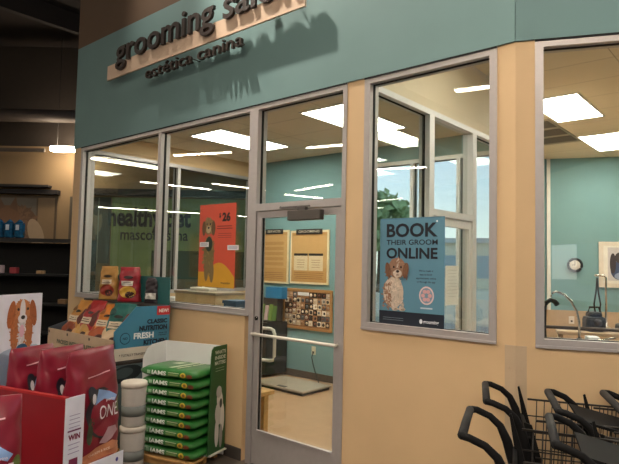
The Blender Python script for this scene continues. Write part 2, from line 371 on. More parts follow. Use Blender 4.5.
# mural posters and sign on the store wall
bg = thing('wall_mural', 'large photo mural of an animal with pointed ears on far left wall', 'mural', (0,0,0))
bg.matrix_world = TW
MB(mat((92, 74, 54), .7)).box(-1.5, 1.22, -.03, -.005, 1.9, 3.02).build('panel', bg)
a = Art(); a.rect(-1.45, .80, 1.92, 2.98, (104, 88, 70)); a.rect(-1.45, .78, 2.6, 2.96, (112, 100, 84), 2)
a.ell(.42, 2.42, .40, .38, (108, 78, 54), 3); fur(a, .42, 2.42, .4, .38, (116, 84, 58), 160, 3.1, .12); a.ell(.16, 2.55, .28, .26, (122, 84, 54), 4); a.poly([(-.08, 2.7), (-.02, 3.0), (.12, 2.76)], (110, 76, 50), 5); a.poly([(.2, 2.76), (.34, 3.0), (.4, 2.66)], (110, 76, 50), 5)
a.ell(-.02, 2.42, .12, .1, (96, 66, 44), 5); a.ell(.8, 2.2, .16, .34, (176, 148, 116), 4, 20); a.rect(.82, 1.18, 1.92, 2.98, (140, 112, 78), 1); a.ell(-.3, 2.2, .5, .25, (96, 78, 60), 2)
a.build('print', bg, (0, -.031, 0))
MB(DARK).box(-6, 1.28, -.16, -.01, 3.05, 3.14).box(-6, 1.1, -.22, -.03, 3.19, 3.24).build('rail', bg)
sg = thing('wall_sign', 'green wall sign reading healthy pet in dark letters behind the glass', 'sign', (0,0,0)); sg.matrix_world = TW
MB([mat((154, 172, 104), .7, 0, .12, 3), DARK]).box(2.42, 5.95, -.04, -.005, 1.3, 3.02).box(2.0, 6.0, -.14, -.006, 3.06, 3.2, 1).build('panel', sg)
a = Art(); a.text('healthy pet', 2.34, 2.42, .40, (14, 13, 12), w=1.78, bold=.035); a.text('mascota sana', 2.62, 2.12, .24, (40, 44, 30), w=1.45, bold=.015)
a.rect(3.3, 5.9, 1.3, 1.9, (70, 84, 52), 1); a.build('lettering', sg, (0, -.045, 0))
b2 = thing('wall_mural', 'brownish photo mural of a pale animal left of the green sign', 'mural', (0,0,0)); b2.matrix_world = TW
MB(mat((86, 76, 60), .7)).box(1.5, 2.38, -.03, -.005, 1.6, 3.02).build('panel', b2)
a = Art(); a.ell(2.02, 2.5, .2, .32, (140, 120, 92), 1); a.ell(1.9, 2.3, .16, .4, (112, 92, 68), 2, 15); a.ell(2.1, 2.72, .1, .1, (70, 56, 42), 3); a.rect(2.12, 2.14, 1.6, 3.0, (168, 160, 140), 4)
a.build('print', b2, (0, -.031, 0))

def strip(x, y, z, ln, ang, label, w=.14, lit=True, grp='hanging strip lights of the store'):
    t = thing('strip_light', label, 'light', (x, y, z), ang, grp)
    MB(WHITE).box(-ln/2, ln/2, -w/2-.02, w/2+.02, .03, .07).build('housing', t)
    MB(LAMPS).box(-ln/2+.02, ln/2-.02, -w/2, w/2, 0, .03).build('diffuser', t)
    m = MB(DARK)
    for s in (-.4, .4): m.tube([(s*ln, 0, .07), (s*ln, 0, CE-z)], .006, 6)
    m.build('hanger', t); return t
A14 = math.radians(14)
strip(-16.8, -16.25, 5.2, 2.9, A14, 'long strip light high in the store, reflected low over the door')
strip(-11, -13.85, 5.2, 2.6, math.radians(-20), 'strip light high in the store, reflected beside the blue poster')
strip(-4.4, -6.95, 5.2, 1.3, math.radians(-12), 'short strip light reflected at the top of the middle window')
strip(-10.4, -9.45, 5.2, 1.5, math.radians(-14), 'short strip light reflected in the pane over the door')
strip(-21.9, -12.3, 5.2, 3.6, math.radians(101), 'strip light reflected above the letters in the left window')
strip(-33.8, -21, 5.2, 11, math.radians(110), 'very long strip light row reflected across the orange poster')
strip(-19.4, -18.6, 5.2, 2.4, math.radians(105), 'strip light reflected low in the pane over the door')
strip(-19.6, -14.2, 5.2, 3, math.radians(98), 'strip light reflected at the top of the orange poster')
for k, (x, y) in enumerate(((1.5, -4.0), (-1.2, -3.6), (5.5, -4.5), (1.5, -8.5), (8.5, -6.5), (-3.4, -11))):  # extra strips added out of sight to light the shop side
    strip(x, y, 5.2, 2.4, 0, ('added unseen fill strip behind the viewer, nearest the carts', 'added unseen fill strip overhead, straight above the viewer', 'added unseen fill strip near the shop windows, front row', 'added unseen fill strip behind the viewer, second row', 'added unseen fill strip near the shop windows, second row', 'added unseen fill strip far behind the viewer', 'store strip light over the left aisle', 'store strip light over the far left aisle')[k], w=.3)
strip(-18.4, -7.6, 5.2, 2.8, math.radians(93), 'wide strip light reflected along the top of the leftmost pane', w=.34)
strip(-14.6, -8.0, 5.2, 2.2, math.radians(-20), 'strip light reflected near the top of the second left pane')
strip(-9.2, -5.2, 5.2, 1.7, math.radians(-25), 'strip light reflected beside the mullion left of the door')
for k, (x, y, z, tx, tz, pw) in enumerate(((-7.2, -.82, 6.0, -5.6, 3.3, 8), (-5.7, -.82, 6.0, -4.2, 3.3, 130), (-4.3, -.82, 6.0, -2.7, 3.3, 560), (-1.0, -3.0, 5.95, 1.0, 3.2, 260))):
    t = thing('spotlight', ('black ceiling spotlight over the left end of the salon sign', 'black ceiling spotlight over the middle of the salon sign', 'black ceiling spotlight over the right end of the salon sign', 'black ceiling spotlight high over the right window wall')[k], 'light', (x, y, z))
    MB(BLACK).tube([(0, 0, CE-z), (0, 0, .06)], .015, 8).tube([(-.02, 0, .12), (.03, .01, .02)], .05, 14).build('body', t)
    L = bpy.data.lights.new('spot_lamp', 'SPOT'); L.energy = pw; L.color = (1, .9, .76); L.spot_size = math.radians((70, 70, 76, 95)[k]); L.spot_blend = 1; L.shadow_soft_size = .05
    o = bpy.data.objects.new('spot_lamp', L); COL.objects.link(o); o.parent = t; o.location = (.06, .02, -.05)
    o.rotation_euler = (Vector((tx, 0, tz))-Vector((x, y, z))).to_track_quat('-Z', 'Y').to_euler()
# rail of strip lights on the far left
rl = thing('light_rail', 'thin grey rail with a bright lamp at its right end, far left', 'light', (0,0,0)); rl.matrix_world = TW
MB(mat((96, 84, 72), .6)).box(-6, 1.15, -.55, -.5, 3.88, 3.95).build('rail', rl)
MB(LAMPS).box(1.3, 1.9, -.62, -.44, 3.9, 3.99).build('diffuser', rl)
MB(DARK).tube([(-3, -.52, 3.95), (-3, -.52, CE)], .006, 6).tube([(1.4, -.52, 3.99), (1.4, -.52, CE)], .006, 6).build('hanger', rl)

# ------------------------------------------------------------------ salon sign
s = thing('salon_sign', 'raised sign reading grooming salon over a pale bar on teal wall', 'sign', (-6.0, 0, 3.55))
YO = -.13
MB(mat((216, 188, 164), .5, 0, .02)).box(.16, 3.15, YO, YO+.02, .17, .335).build('bar', s)
def raised(txt, x, z, h, w, c, y, dep, bold=.02):
    vs, fs = text_geo(txt, bold); xs = [v.x for v in vs]; x0, x1 = min(xs), max(xs); sy = h/.72; sx = w/(x1-x0)
    m = MB(mat(c, .5, 0, .05)); P = [(x+(q.x-x0)*sx, z+q.y*sy) for q in vs]
    m.add([(a, y, b) for a, b in P]+[(a, y+dep, b) for a, b in P], [f for f in fs]+[[i+len(P) for i in f[::-1]] for f in fs])
    cnt = {}
    for f in fs:
        for i in range(len(f)):
            e = (f[i], f[(i+1) % len(f)]); cnt[e] = 1
    n = len(P)
    sides = [(a, b, b+n, a+n) for (a, b) in cnt if (b, a) not in cnt]
    m2 = [(P[a], P[b]) for (a, b, _, _) in sides]
    for (p, q) in m2: m.add([(p[0], y, p[1]), (q[0], y, q[1]), (q[0], y+dep, q[1]), (p[0], y+dep, p[1])], [(0, 1, 2, 3)])
    return m
raised('grooming salon', .38, .315, .265, 2.69, (46, 33, 29), YO-.035, .03, .012).build('lettering', s)
raised('estética canina', .93, .035, .125, 1.50, (52, 38, 32), YO, .03, .0).build('lettering', s)
for x, zz in ((.3, .25), (1.2, .25), (2.1, .25), (3.0, .25), (1.0, .08), (1.7, .08), (2.3, .08)): MB(DARK).tube([(x, YO+.02, zz), (x, -.013, zz)], .005, 6).build('standoff', s)

# ------------------------------------------------------------------ posters on the glass
def dogart(a, x, z, s, c1, c2, c3):
    """seated puppy: body, chest, paws, head, ears, muzzle, each with tufts of fur"""
    a.ell(x+.0*s, z+.22*s, .165*s, .22*s, c2, 2); fur(a, x-.09*s, z+.20*s, .10*s, .17*s, c1, 60, 3, .05*s); a.ell(x+.05*s, z+.25*s, .09*s, .19*s, c2, 4); fur(a, x+.05*s, z+.25*s, .09*s, .19*s, c2, 60, 4.2, .05*s)
    for q in (.02, .13): fur(a, x+q*s, z+.07*s, .04*s, .1*s, c2, 26, 5, .035*s); a.ell(x+(q+.015)*s, z-.005*s, .055*s, .026*s, c2, 6); a.ell(x+(q+.03)*s, z-.012*s, .03*s, .014*s, c3, 6)
    fur(a, x-.1*s, z+.05*s, .07*s, .07*s, c1, 24, 4, .04*s)
    a.ell(x+.06*s, z+.56*s, .14*s, .145*s, c1, 7); fur(a, x+.06*s, z+.57*s, .14*s, .14*s, c1, 60, 8, .045*s)
    for q, ro in ((-.085, 10), (.2, -10)): a.ell(x+q*s, z+.53*s, .045*s, .11*s, c3, 9, ro); fur(a, x+q*s, z+.50*s, .04*s, .11*s, c3, 24, 10, .04*s)
    fur(a, x+.075*s, z+.63*s, .022*s, .07*s, c2, 10, 11, .03*s); a.ell(x+.07*s, z+.485*s, .07*s, .055*s, c2, 11); fur(a, x+.07*s, z+.475*s, .065*s, .055*s, c2, 20, 12, .03*s)
    a.ell(x+.075*s, z+.515*s, .025*s, .019*s, (38, 26, 26), 14); a.ell(x+.012*s, z+.575*s, .015*s, .015*s, (40, 26, 22), 14); a.ell(x+.128*s, z+.575*s, .015*s, .015*s, (40, 26, 22), 14)
    a.ell(x+.075*s, z+.465*s, .026*s, .006*s, (110, 72, 64), 14)
p = thing('poster', 'blue poster reading book their groom online, with a puppy, in middle window', 'poster', (-2.222, .036, 1.27))
MB(mat((84, 128, 150), .4, 0, .03)).box(0, .505, 0, .004, 0, .755).build('sheet', p)
a = Art(); a.rect(0, .505, 0, .105, (24, 32, 46)); a.rect(0, .505, .105, .745, (92, 138, 160))
a.text('BOOK', .055, .625, .092, (22, 26, 38), w=.40, bold=.03); a.text('THEIR GROOM', .055, .568, .036, (22, 26, 38), w=.40, bold=.012); a.text('ONLINE', .055, .475, .072, (22, 26, 38), w=.40, bold=.03)
dogart(a, .115, .125, .50, (150, 114, 92), (206, 188, 170), (122, 86, 64))
for i, (t, zz) in enumerate((('We\'ve made it', .385), ('easy to book', .36), ('appointments online', .335), ('or through the app', .31))): a.text(t, .37, zz, .013, (36, 44, 60), bold=.01, align='c')
a.ell(.375, .225, .056, .062, (222, 196, 196), 2); a.ell(.375, .225, .046, .052, (126, 150, 170), 3)
for q in range(6): a.ell(.375+.026*math.cos(q*1.05), .225+.03*math.sin(q*1.05), .015, .013, (214, 160, 160), 4)
a.rect(.33, .42, .135, .145, (190, 205, 214), 2); a.text('grooming', .35, .04, .024, (228, 232, 238), w=.115, bold=.02, shear=.2); a.ell(.335, .05, .012, .016, (228, 232, 238), 3); lines(a, .03, .2, .06, 2, .014, (120, 130, 140))
for xx in (.45, ): a.ell(xx, .725, .006, .006, (230, 236, 240), 4)
a.build('print', p, (0, 0, 0))
p = thing('poster', 'orange red poster with a standing puppy and price, in left window', 'poster', (-4.29, .036, 1.455))
MB(mat((206, 78, 56), .4)).box(0, .515, 0, .004, 0, .775).build('sheet', p)
a = Art(); a.rect(0, .515, 0, .775, (212, 82, 58)); 
pts = [(0, 0), (.515, 0), (.515, .10)]+[(.515-.515*t, .10+.13*math.sin(min(1, t*1.35)*PI*.9)) for t in [i/14 for i in range(1, 15)]]
a.poly(pts, (214, 158, 40), 2)
a.ell(.15, .30, .075, .18, (122, 104, 62), 3); fur(a, .15, .30, .085, .2, (136, 112, 66), 70, 3.2, .04); a.ell(.14, .57, .07, .08, (140, 112, 72), 4.1); fur(a, .14, .57, .07, .08, (150, 122, 80), 40, 4.2, .03); a.ell(.07, .55, .028, .07, (104, 74, 44), 5); a.ell(.21, .55, .028, .07, (104, 74, 44), 5)
a.ell(.15, .4, .05, .07, (34, 50, 36), 5); a.ell(.12, .15, .03, .1, (128, 106, 66), 5); a.ell(.2, .14, .03, .1, (128, 106, 66), 5); a.ell(.14, .54, .035, .035, (190, 168, 130), 6); a.ell(.14, .555, .014, .011, (20, 18, 18), 7)
a.ell(.115, .59, .009, .009, (20, 18, 18), 7); a.ell(.165, .59, .009, .009, (20, 18, 18), 7)
a.text('$', .285, .648, .04, (40, 18, 18), bold=.04); a.text('26', .33, .615, .075, (40, 18, 18), w=.115, bold=.05)
lines(a, .25, .48, .57, 2, .022, (120, 40, 34), .007); lines(a, .27, .47, .50, 3, .018, (140, 50, 40), .004); a.text('grooming', .33, .035, .022, (60, 40, 20), w=.13, bold=.02); lines(a, .04, .2, .05, 1, .01, (150, 104, 30))
a.build('print', p)
for nm, x, z, lb, ww in (('paper_notice', -4.27, 1.83, 'small white paper notice taped low across the orange poster, left one', .13), ('paper_notice', -3.87, 1.80, 'small white paper notice at the right edge of the orange poster', .15)):
    t = thing(nm, lb, 'notice', (x, .028, z)); MB(WHITE).box(0, ww, 0, .003, 0, .045).build('sheet', t); a = Art(); lines(a, .01, ww-.01, .035, 3, .01, (120, 110, 140)); a.build('print', t)
tg = thing('paper_notice', 'white sheet taped to the glass of the inner door', 'notice', (-2.352, 1.30, 1.34), PI/2)
MB(mat((238, 236, 230), .6)).box(0, .26, 0, .003, 0, .36).build('sheet', tg); a = Art(); lines(a, .03, .23, .32, 9, .03, (190, 186, 184)); a.build('print', tg)

# ------------------------------------------------------------------ lobby contents
def clip(x, z, w, h, label, body):
    t = thing('framed_notice', label, 'notice board', (x, 2.98, z), 0, 'tan framed notices over the cork board')
    MB([mat((232, 216, 178), .5)]).box(0, w, -.025, -.001, 0, h).build('frame', t)
    a = Art(); a.rect(.03, w-.03, .03, h-.03, (196, 150, 92)); a.rect(.04, w-.04, .24, h-.08, (206, 164, 108), 2)
    lines(a, .08, w-.08, .17, 4, .028, (150, 106, 62), .008)
    if body:
        for q in (0, 1):
            xx = .08+q*(w-.16)/2; a.rect(xx, xx+(w-.2)/2, .20, .44, (224, 204, 168), 3); a.rect(xx, xx+(w-.2)/2, .42, .455, (40, 30, 26), 4); lines(a, xx+.05, xx+(w-.3)/2, .36, 4, .035, (170, 140, 104), .008, 4)
    else:
        for k in range(5): a.rect(.08, w-.1, .28+k*.08, .33+k*.08, (188, 144, 88), 3)
    a.build('print', t, (0, -.026, 0))
    MB(mat((44, 38, 36), .5)).box(.12, w-.12, -.035, -.026, h-.06, h+.02).build('title_strip', t)
    a = Art(); a.text('GROOMING' if body else 'SERVICES', w/2, h-.035, .035, (214, 200, 180), w=w-.34, align='c'); a.build('lettering', t, (0, -.036, 0))
clip(-6.45, 1.37, .62, .83, 'tan framed notice by the door stile, left of the pair', False)
clip(-5.79, 1.385, .75, .80, 'tan framed notice with two small white panels, right of the pair', True)
cb = thing('cork_board', 'wood framed cork board crowded with snapshots on the teal wall', 'board', (-5.92, 2.98, .71))
m = MB([mat((176, 128, 76), .6)]); m.box(0, .96, -.03, -.001, 0, .035); m.box(0, .96, -.03, -.001, .56, .60); m.box(0, .035, -.03, -.001, .035, .56); m.box(.925, .96, -.03, -.001, .035, .56)
m.build('frame', cb); MB(mat((150, 104, 62), .9, 0, .2, 40)).box(.035, .925, -.02, -.002, .035, .56).build('cork_panel', cb)
o = MB(WHITE).box(0, .22, -.024, -.021, 0, .05).build('paper_banner'); o.location = (-5.62, 2.98, 1.21); tag(o, 'white paper banner pinned at the top of the cork board', 'notice')
sn = None; words = ['first', 'second', 'third', 'fourth', 'fifth', 'sixth', 'seventh', 'eighth', 'ninth', 'tenth', 'eleventh']
pal = [(236, 220, 200), (188, 170, 156), (58, 34, 28), (214, 190, 160), (120, 66, 48), (30, 26, 26), (170, 120, 84), (90, 90, 96), (196, 164, 130), (70, 44, 36)]
for r in range(6):
    for q in range(11):
        if r == 0 and q in (3, 4, 5): continue
        w_, h_ = .075, .075
        m = MB([mat(random.choice(pal), .4), mat(random.choice(pal), .4)]); m.box(0, w_, -.0015, 0, 0, h_); rr = random.uniform(.018, .03); m.disc((w_/2+random.uniform(-.01, .01), -.0022, h_/2), rr, .0006, 'y', 10, 1)
        o = m.build('snapshot'); o.location = (-5.88+q*.081+random.uniform(-.003, .003), 2.9775-.0203+.002, 1.185-r*.083); o.rotation_euler = (0, random.uniform(-.08, .08), 0)
        tag(o, 'snapshot in the %s row, %s from the left of the cork board' % (words[r], words[q]), 'snapshot', 'snapshots pinned on the cork board')
ot = thing('wall_outlet', 'pale wall outlet with a dark cord under the cork board', 'outlet', (-5.34, 2.98, .36)); MB(mat((220, 210, 184), .4)).box(0, .075, -.008, -.001, 0, .12).build('plate', ot); MB(DARK).box(.025, .05, -.02, -.008, .02, .05).build('plug', ot)
o = MB(BLACK).tube([(-5.30, 2.955, .38), (-5.30, 2.93, .33), (-5.26, 2.93, .2), (-5.18, 2.9, .08), (-5.05, 2.8, .02), (-5.0, 2.70, .015)], .007, 6).build('power_cord'); tag(o, 'dark cord running from wall outlet down to the floor scale', 'cord')
sc = thing('floor_scale', 'low grey platform scale on the tan floor by the teal wall', 'scale', (-5.16, 2.36, .004), -.02)
MB(mat((168, 156, 140), .5, 0, .05, 10)).box(-.46, .46, -.29, .29, .03, .062, 0, .02).build('platform', sc)
MB(BLACK).box(-.44, .44, -.275, .275, .0, .034, 0, .008).build('base', sc)
MB(BLACK).box(-.02, .12, -.27, -.21, .061, .068, 0, .002).build('display', sc)
be = thing('bench', 'light wooden bench behind the glass door, left side', 'bench', (-4.3, .42, .004))
MB(WOOD).box(-.64, .50, -.2, .2, .42, .46, 0, .006).build('seat', be)
for x in (-.6, .38):
    for y in (-.17, .11): MB(WOOD).box(x, x+.07, y, y+.06, 0, .42, 0, .004).build('leg', be)
ca = thing('cabinet', 'black cabinet under the brochures in the lobby corner', 'cabinet', (-5.98, 2.72, .004))
MB(BLACK).box(-.45, .16, -.2, .24, .04, .80, 0, .008).build('body', ca); MB(mat((34, 32, 34), .5)).box(-.43, -.02, -.215, -.2, .06, .78).build('door', ca); MB(mat((34, 32, 34), .5)).box(.0, .15, -.215, -.2, .06, .78).build('door', ca)
rk = thing('brochure_rack', 'dark wire rack of brochures standing on the black cabinet', 'rack', (-6.02, 2.74, .804))
MB(mat((50, 46, 48), .5)).box(-.2, .20, -.02, .1, 0, .35).box(-.2, .20, -.16, .1, 0, .02).build('body', rk)
for i in range(5):
    x = -.17+i*.085
    o = MB([mat([(214, 206, 206), (98, 128, 60), (196, 168, 168), (112, 140, 66), (84, 118, 58)][i], .5)]).box(-.036, .036, -.012, 0, 0, .22+.02*(i % 2)).build('brochure')
    o.location = (-6.02+x, 2.69, .826); o.rotation_euler = (-.16, 0, 0); tag(o, 'brochure in the lobby rack, %s from the left' % words[i], 'brochure', 'brochures in the lobby rack')
o = MB(mat((42, 120, 168), .5)).box(-.14, .2, -.06, .06, 0, .17, 0, .004).build('tissue_box'); o.location = (-5.93, 2.78, 1.155); tag(o, 'bright blue box on top of the brochure rack', 'box')
ap = MB(mat((36, 84, 110), .8, 0, .2, 8)); ap.prism([(-.07, 0), (.06, 0), (.09, .4), (.03, .62), (-.02, .62), (-.08, .4)], -.07, -.02); o = ap.build('apron'); o.location = (-4.66, 2.98, .55); tag(o, 'dark blue apron hanging beside the cork board', 'apron')
ct_ = thing('reception_counter', 'tan reception counter inside the left windows', 'counter', (-4.65, .47, .004))
MB(mat((206, 180, 134), .6)).box(-.33, .33, -.19, .19, 0, 1.35).build('body', ct_); MB(mat((150, 134, 112), .5)).box(-.34, .34, -.2, .2, 1.35, 1.375).build('countertop', ct_)
sh = thing('shelf_unit', 'dark low shelf unit left of the reception counter', 'shelf', (-5.62, .5, .004)); MB(mat((52, 44, 38), .6)).box(-.5, .5, -.2, .2, 0, 1.16).build('body', sh); MB(mat((84, 76, 70), .6)).box(-.5, .5, -.22, .2, 1.16, 1.18).build('top_board', sh)
o = MB(WHITE).box(-.11, .11, -.08, .08, 0, .10, 0, .008).build('paper_tray'); o.location = (-5.3, .5, 1.184); tag(o, 'small white tray on the dark low shelf unit', 'tray')
o = MB(mat((226, 218, 204), .5)).tube([(0, -.04, 0), (0, 0, .05), (0, .04, .0)], .01, 6).box(-.16, .16, -.06, .06, 0, .035, 0, .012).build('paper_stack'); o.location = (-4.75, .47, 1.379); tag(o, 'low pale paper stack on the reception counter', 'paper')
o = MB(mat((42, 84, 116), .6)).prismz([(-.09, -.09), (.09, -.09), (.09, .09), (-.09, .09)], 0, 1.28).prismz([(-.1, -.1), (.1, -.1), (.1, .1), (-.1, .1)], 1.28, 1.31).build('waste_bin'); o.location = (-4.16, .42, .004); tag(o, 'tall dark blue bin right of the reception counter', 'bin')

# ------------------------------------------------------------------ grooming room contents
ck = thing('wall_clock', 'round wall clock with a thick black rim on the teal wall', 'clock', (-2.9, 7.30, 1.76), WB)
m = MB(GASK); m.tube([(.112*math.cos(t*PI/16), -.03, .108*math.sin(t*PI/16)) for t in range(32)], .022, 8, 0, True); m.build('rim', ck)
MB(mat((232, 222, 208), .5)).disc((0, -.03, 0), .105, .025, 'y', 28).build('dial', ck)
MB(GASK).box(-.004, .004, -.036, -.032, 0, .07).box(-.05, 0, -.036, -.032, -.004, .004).build('hands', ck)
pf = thing('framed_picture', 'white framed picture of dark and blue figures on teal wall', 'picture', (-2.55, 7.47, 1.38), WB)
m = MB([mat((226, 210, 192), .5)]); m.box(0, .07, -.04, -.004, 0, .80); m.box(.73, .8, -.04, -.004, 0, .8); m.box(.07, .73, -.04, -.004, .73, .8); m.box(.07, .73, -.04, -.004, 0, .07); m.build('frame', pf)
MB(mat((236, 226, 214), .6)).box(.07, .73, -.03, -.004, .07, .73).build('mat_board', pf)
a = Art(); a.rect(.14, .7, .12, .7, (206, 196, 196)); a.ell(.34, .3, .16, .17, (60, 72, 104), 2); a.ell(.34, .52, .09, .1, (64, 50, 46), 3); a.ell(.22, .42, .05, .18, (60, 44, 42), 3); a.ell(.5, .5, .1, .13, (52, 40, 40), 3); a.ell(.44, .2, .2, .08, (150, 160, 190), 3)
a.build('print', pf, (0, -.031, 0))
gt = thing('grooming_table', 'grooming table with a grey top inside the right window', 'table', (-1.62, 3.72, .004), .35)
MB(mat((176, 150, 122), .6)).box(-.5, .75, -.25, .3, .95, .99, 0, .01).build('tabletop', gt)
for x in (-.45, .65):
    for y in (-.2, .22): MB(CHROME).tube([(x, y, 0), (x, y, .95)], .018, 8).build('leg', gt)
am = MB(CHROME); am.tube([(0, 0, 0), (0, 0, .60), (-.02, 0, .625), (-.12, 0, .625)], .012, 8); am.box(-.03, .03, -.03, .03, -.0, .05); o = am.build('table_post'); o.location = (-1.585, 3.70, 1.0); o.rotation_euler = (0, 0, .6)
tag(o, 'upright chrome grooming arm with a short top bar on the table', 'stand')
lp = MB(BLACK); lp.tube([(0, 0, 0), (-.012, 0, -.16), (-.035, 0, -.30), (-.02, 0, -.42), (.02, 0, -.42), (.035, 0, -.3), (.012, 0, -.16), (0, 0, 0)], .009, 6); o = lp.build('grooming_noose'); o.location = (-1.66, 3.63, 1.60); o.rotation_euler = (0, 0, .6); tag(o, 'black grooming loop hanging from the chrome arm', 'leash')
hb = MB([BLACK, mat((60, 58, 60), .4)]); hb.box(-.11, .10, -.10, .10, 0, .17, 0, .04); hb.box(-.08, .07, -.07, .07, .15, .22, 0, .03); hb.disc((-.0, -.115, .1), .045, .02, 'y', 16, 1); hb.tube([(-.07, 0, .2), (-.05, 0, .27), (.05, 0, .27), (.07, 0, .2)], .012, 6)
o = hb.build('pet_dryer'); o.location = (-1.69, 3.62, .995); o.rotation_euler = (0, 0, .6); tag(o, 'black rounded dryer with a carry handle on the grooming table', 'dryer')
o = MB([mat((70, 66, 70), .5), mat((60, 60, 66), .5)]).box(-.06, .1, -.07, .07, 0, .10, 0, .03).disc((0.02, -.085, .06), .04, .02, 'y', 14, 1).build('pet_clipper'); o.location = (-1.43, 3.72, .995); o.rotation_euler = (0, 0, .6); tag(o, 'small grey machine right of the black dryer on the table', 'machine')
wo = thing('wall_outlet', 'outlet on the tan lower wall of the grooming room', 'outlet', (-3.0, 7.28, .72), WB); MB(mat((226, 212, 196), .4)).box(0, .09, -.02, -.011, 0, .13).build('plate', wo); MB(DARK).box(.03, .06, -.035, -.02, .03, .06).build('plug', wo)
# sink just behind the right window
sk = thing('dog_bath', 'raised steel dog bath just behind the right window', 'bath', (0,0,.004)); sk.matrix_world = TB @ Matrix.Translation((0, 0, .004))
MB(mat((150, 134, 118), .4, .2)).box(.16, 1.7, .18, .80, .75, .80).box(.16, 1.7, .18, .21, .80, 1.20).box(.16, .19, .21, .80, .8, 1.2).box(.16, 1.7, .77, .80, .8, 1.2).box(1.67, 1.7, .21, .77, .8, 1.2).build('basin', sk)
for x in (.22, 1.6):
    for y in (.24, .72): MB(ALU).tube([(x, y, 0), (x, y, .75)], .02, 8).build('leg', sk)
MB(mat((86, 70, 58), .4, .4)).tube([(.16, .785, 1.275), (1.7, .785, 1.275)], .012, 8).tube([(.2, .785, 1.2), (.2, .785, 1.275)], .008, 6).tube([(1.6, .785, 1.2), (1.6, .785, 1.275)], .008, 6).build('rail', sk)
fc = thing('faucet', 'tall chrome gooseneck faucet arching behind the right window', 'faucet', (0,0,0)); fc.matrix_world = TB
pts = [(.40, .35, 1.10), (.40, .35, 1.36), (.385, .35, 1.43), (.355, .35, 1.49), (.315, .35, 1.53), (.27, .35, 1.548), (.245, .35, 1.54), (.235, .35, 1.515)]
MB(CHROME).tube(pts, .0075, 10).build('spout', fc)
MB([BLACK, CHROME]).tube([(.385, .34, 1.225), (.44, .33, 1.235), (.47, .33, 1.24)], .014, 8).tube([(.40, .35, 1.205), (.40, .35, 1.26)], .016, 10).build('valve', fc)
MB(CHROME).tube([(.43, .33, 1.235), (.6, .33, 1.275)], .007, 8).build('lever', fc)
ho = MB(BLACK); ho.tube([(.195, .30, 1.20), (.188, .30, 1.32), (.190, .30, 1.43), (.203, .30, 1.478), (.228, .31, 1.495), (.255, .32, 1.485), (.268, .33, 1.468)], [.014]*5+[.016, .018], 10); o = ho.build('spray_hose'); o.matrix_world = TB; tag(o, 'black spray hose bent over behind the right window frame', 'hose')
o = MB(mat((230, 230, 240), .5)).box(.46, .53, .40, .52, 1.2, 1.262).box(.45, .54, .39, .53, 1.185, 1.20).build('towel_stack'); o.matrix_world = TB; tag(o, 'folded white towel resting by the faucet lever', 'towel')

# ------------------------------------------------------------------ outside the lobby window
struct(MB(mat((200, 184, 162), .9, 0, .05, 1)).box(-60, 60, 3.15, 90, -.14, -.04).build('floor_outside'))
def tree(x, y, h, label):
    t = thing('tree', label, 'tree', (x, y, -.04))
    MB(mat((86, 70, 54), .9)).tube([(0, 0, 0), (.05, 0, h*.3), (0, .05, h*.55)], [.16, .12, .08], 8).build('trunk', t)
    m = MB(mat((150, 168, 118), .9, 0, .25, 3)); 
    for i in range(700):
        u, v_ = random.random()*2*PI, math.acos(2*random.random()-1); r = h*.32*(.55+.5*random.random())
        c0 = Vector((r*math.sin(v_)*math.cos(u), r*math.sin(v_)*math.sin(u), h*.68+.9*r*math.cos(v_))); q = h*.045
        n1 = Vector((random.uniform(-1, 1), random.uniform(-1, 1), random.uniform(-1, 1))).normalized(); n2 = n1.orthogonal().normalized()*q; n3 = n1.cross(n2)
        m.add([c0-n2-n3*.5, c0+n2-n3*.5, c0+n2*.4+n3, c0-n2*.6+n3], [(0, 1, 2, 3)])
    m.build('foliage', t)
sky_blocker = thing('building', 'plain block across the lot, added to keep bright sky out of the reflections', 'building', (34, -14, -.04))  # added out of view to cut the sky veil mirrored in the right window
MB(mat((120, 112, 104), .8)).box(0, 4, -40, 40, 0, 8).build('wall', sky_blocker)
MB(mat((96, 92, 90), .8)).box(-.2, 4.2, -40.2, 40.2, 8, 8.2).build('roof', sky_blocker)
struct(MB(mat((150, 144, 138), .9)).box(12.25, 80, -80, 3.1, -.14, -.04).build('floor_parking_lot'))
tree(-17.0, 19.5, 5.4, 'green tree outside the lobby window, left one'); tree(-19.5, 26, 6.5, 'green tree farther outside beyond the lobby window')
bd = thing('building', 'pale low building across the lot outside the lobby window', 'building', (-16, 40, -.04), .3)
MB(mat((240, 224, 200), .8)).box(-9, 14, 0, 6, 0, 3.6).build('wall', bd); MB(mat((205, 200, 196), .7)).box(-9.2, 14.2, -.3, 6, 3.6, 4.0).build('roof', bd)
for i in range(5): MB(mat((178, 186, 192), .3)).box(-7+i*4, -4.6+i*4, -.03, 0, .8, 2.6).build('window', bd)

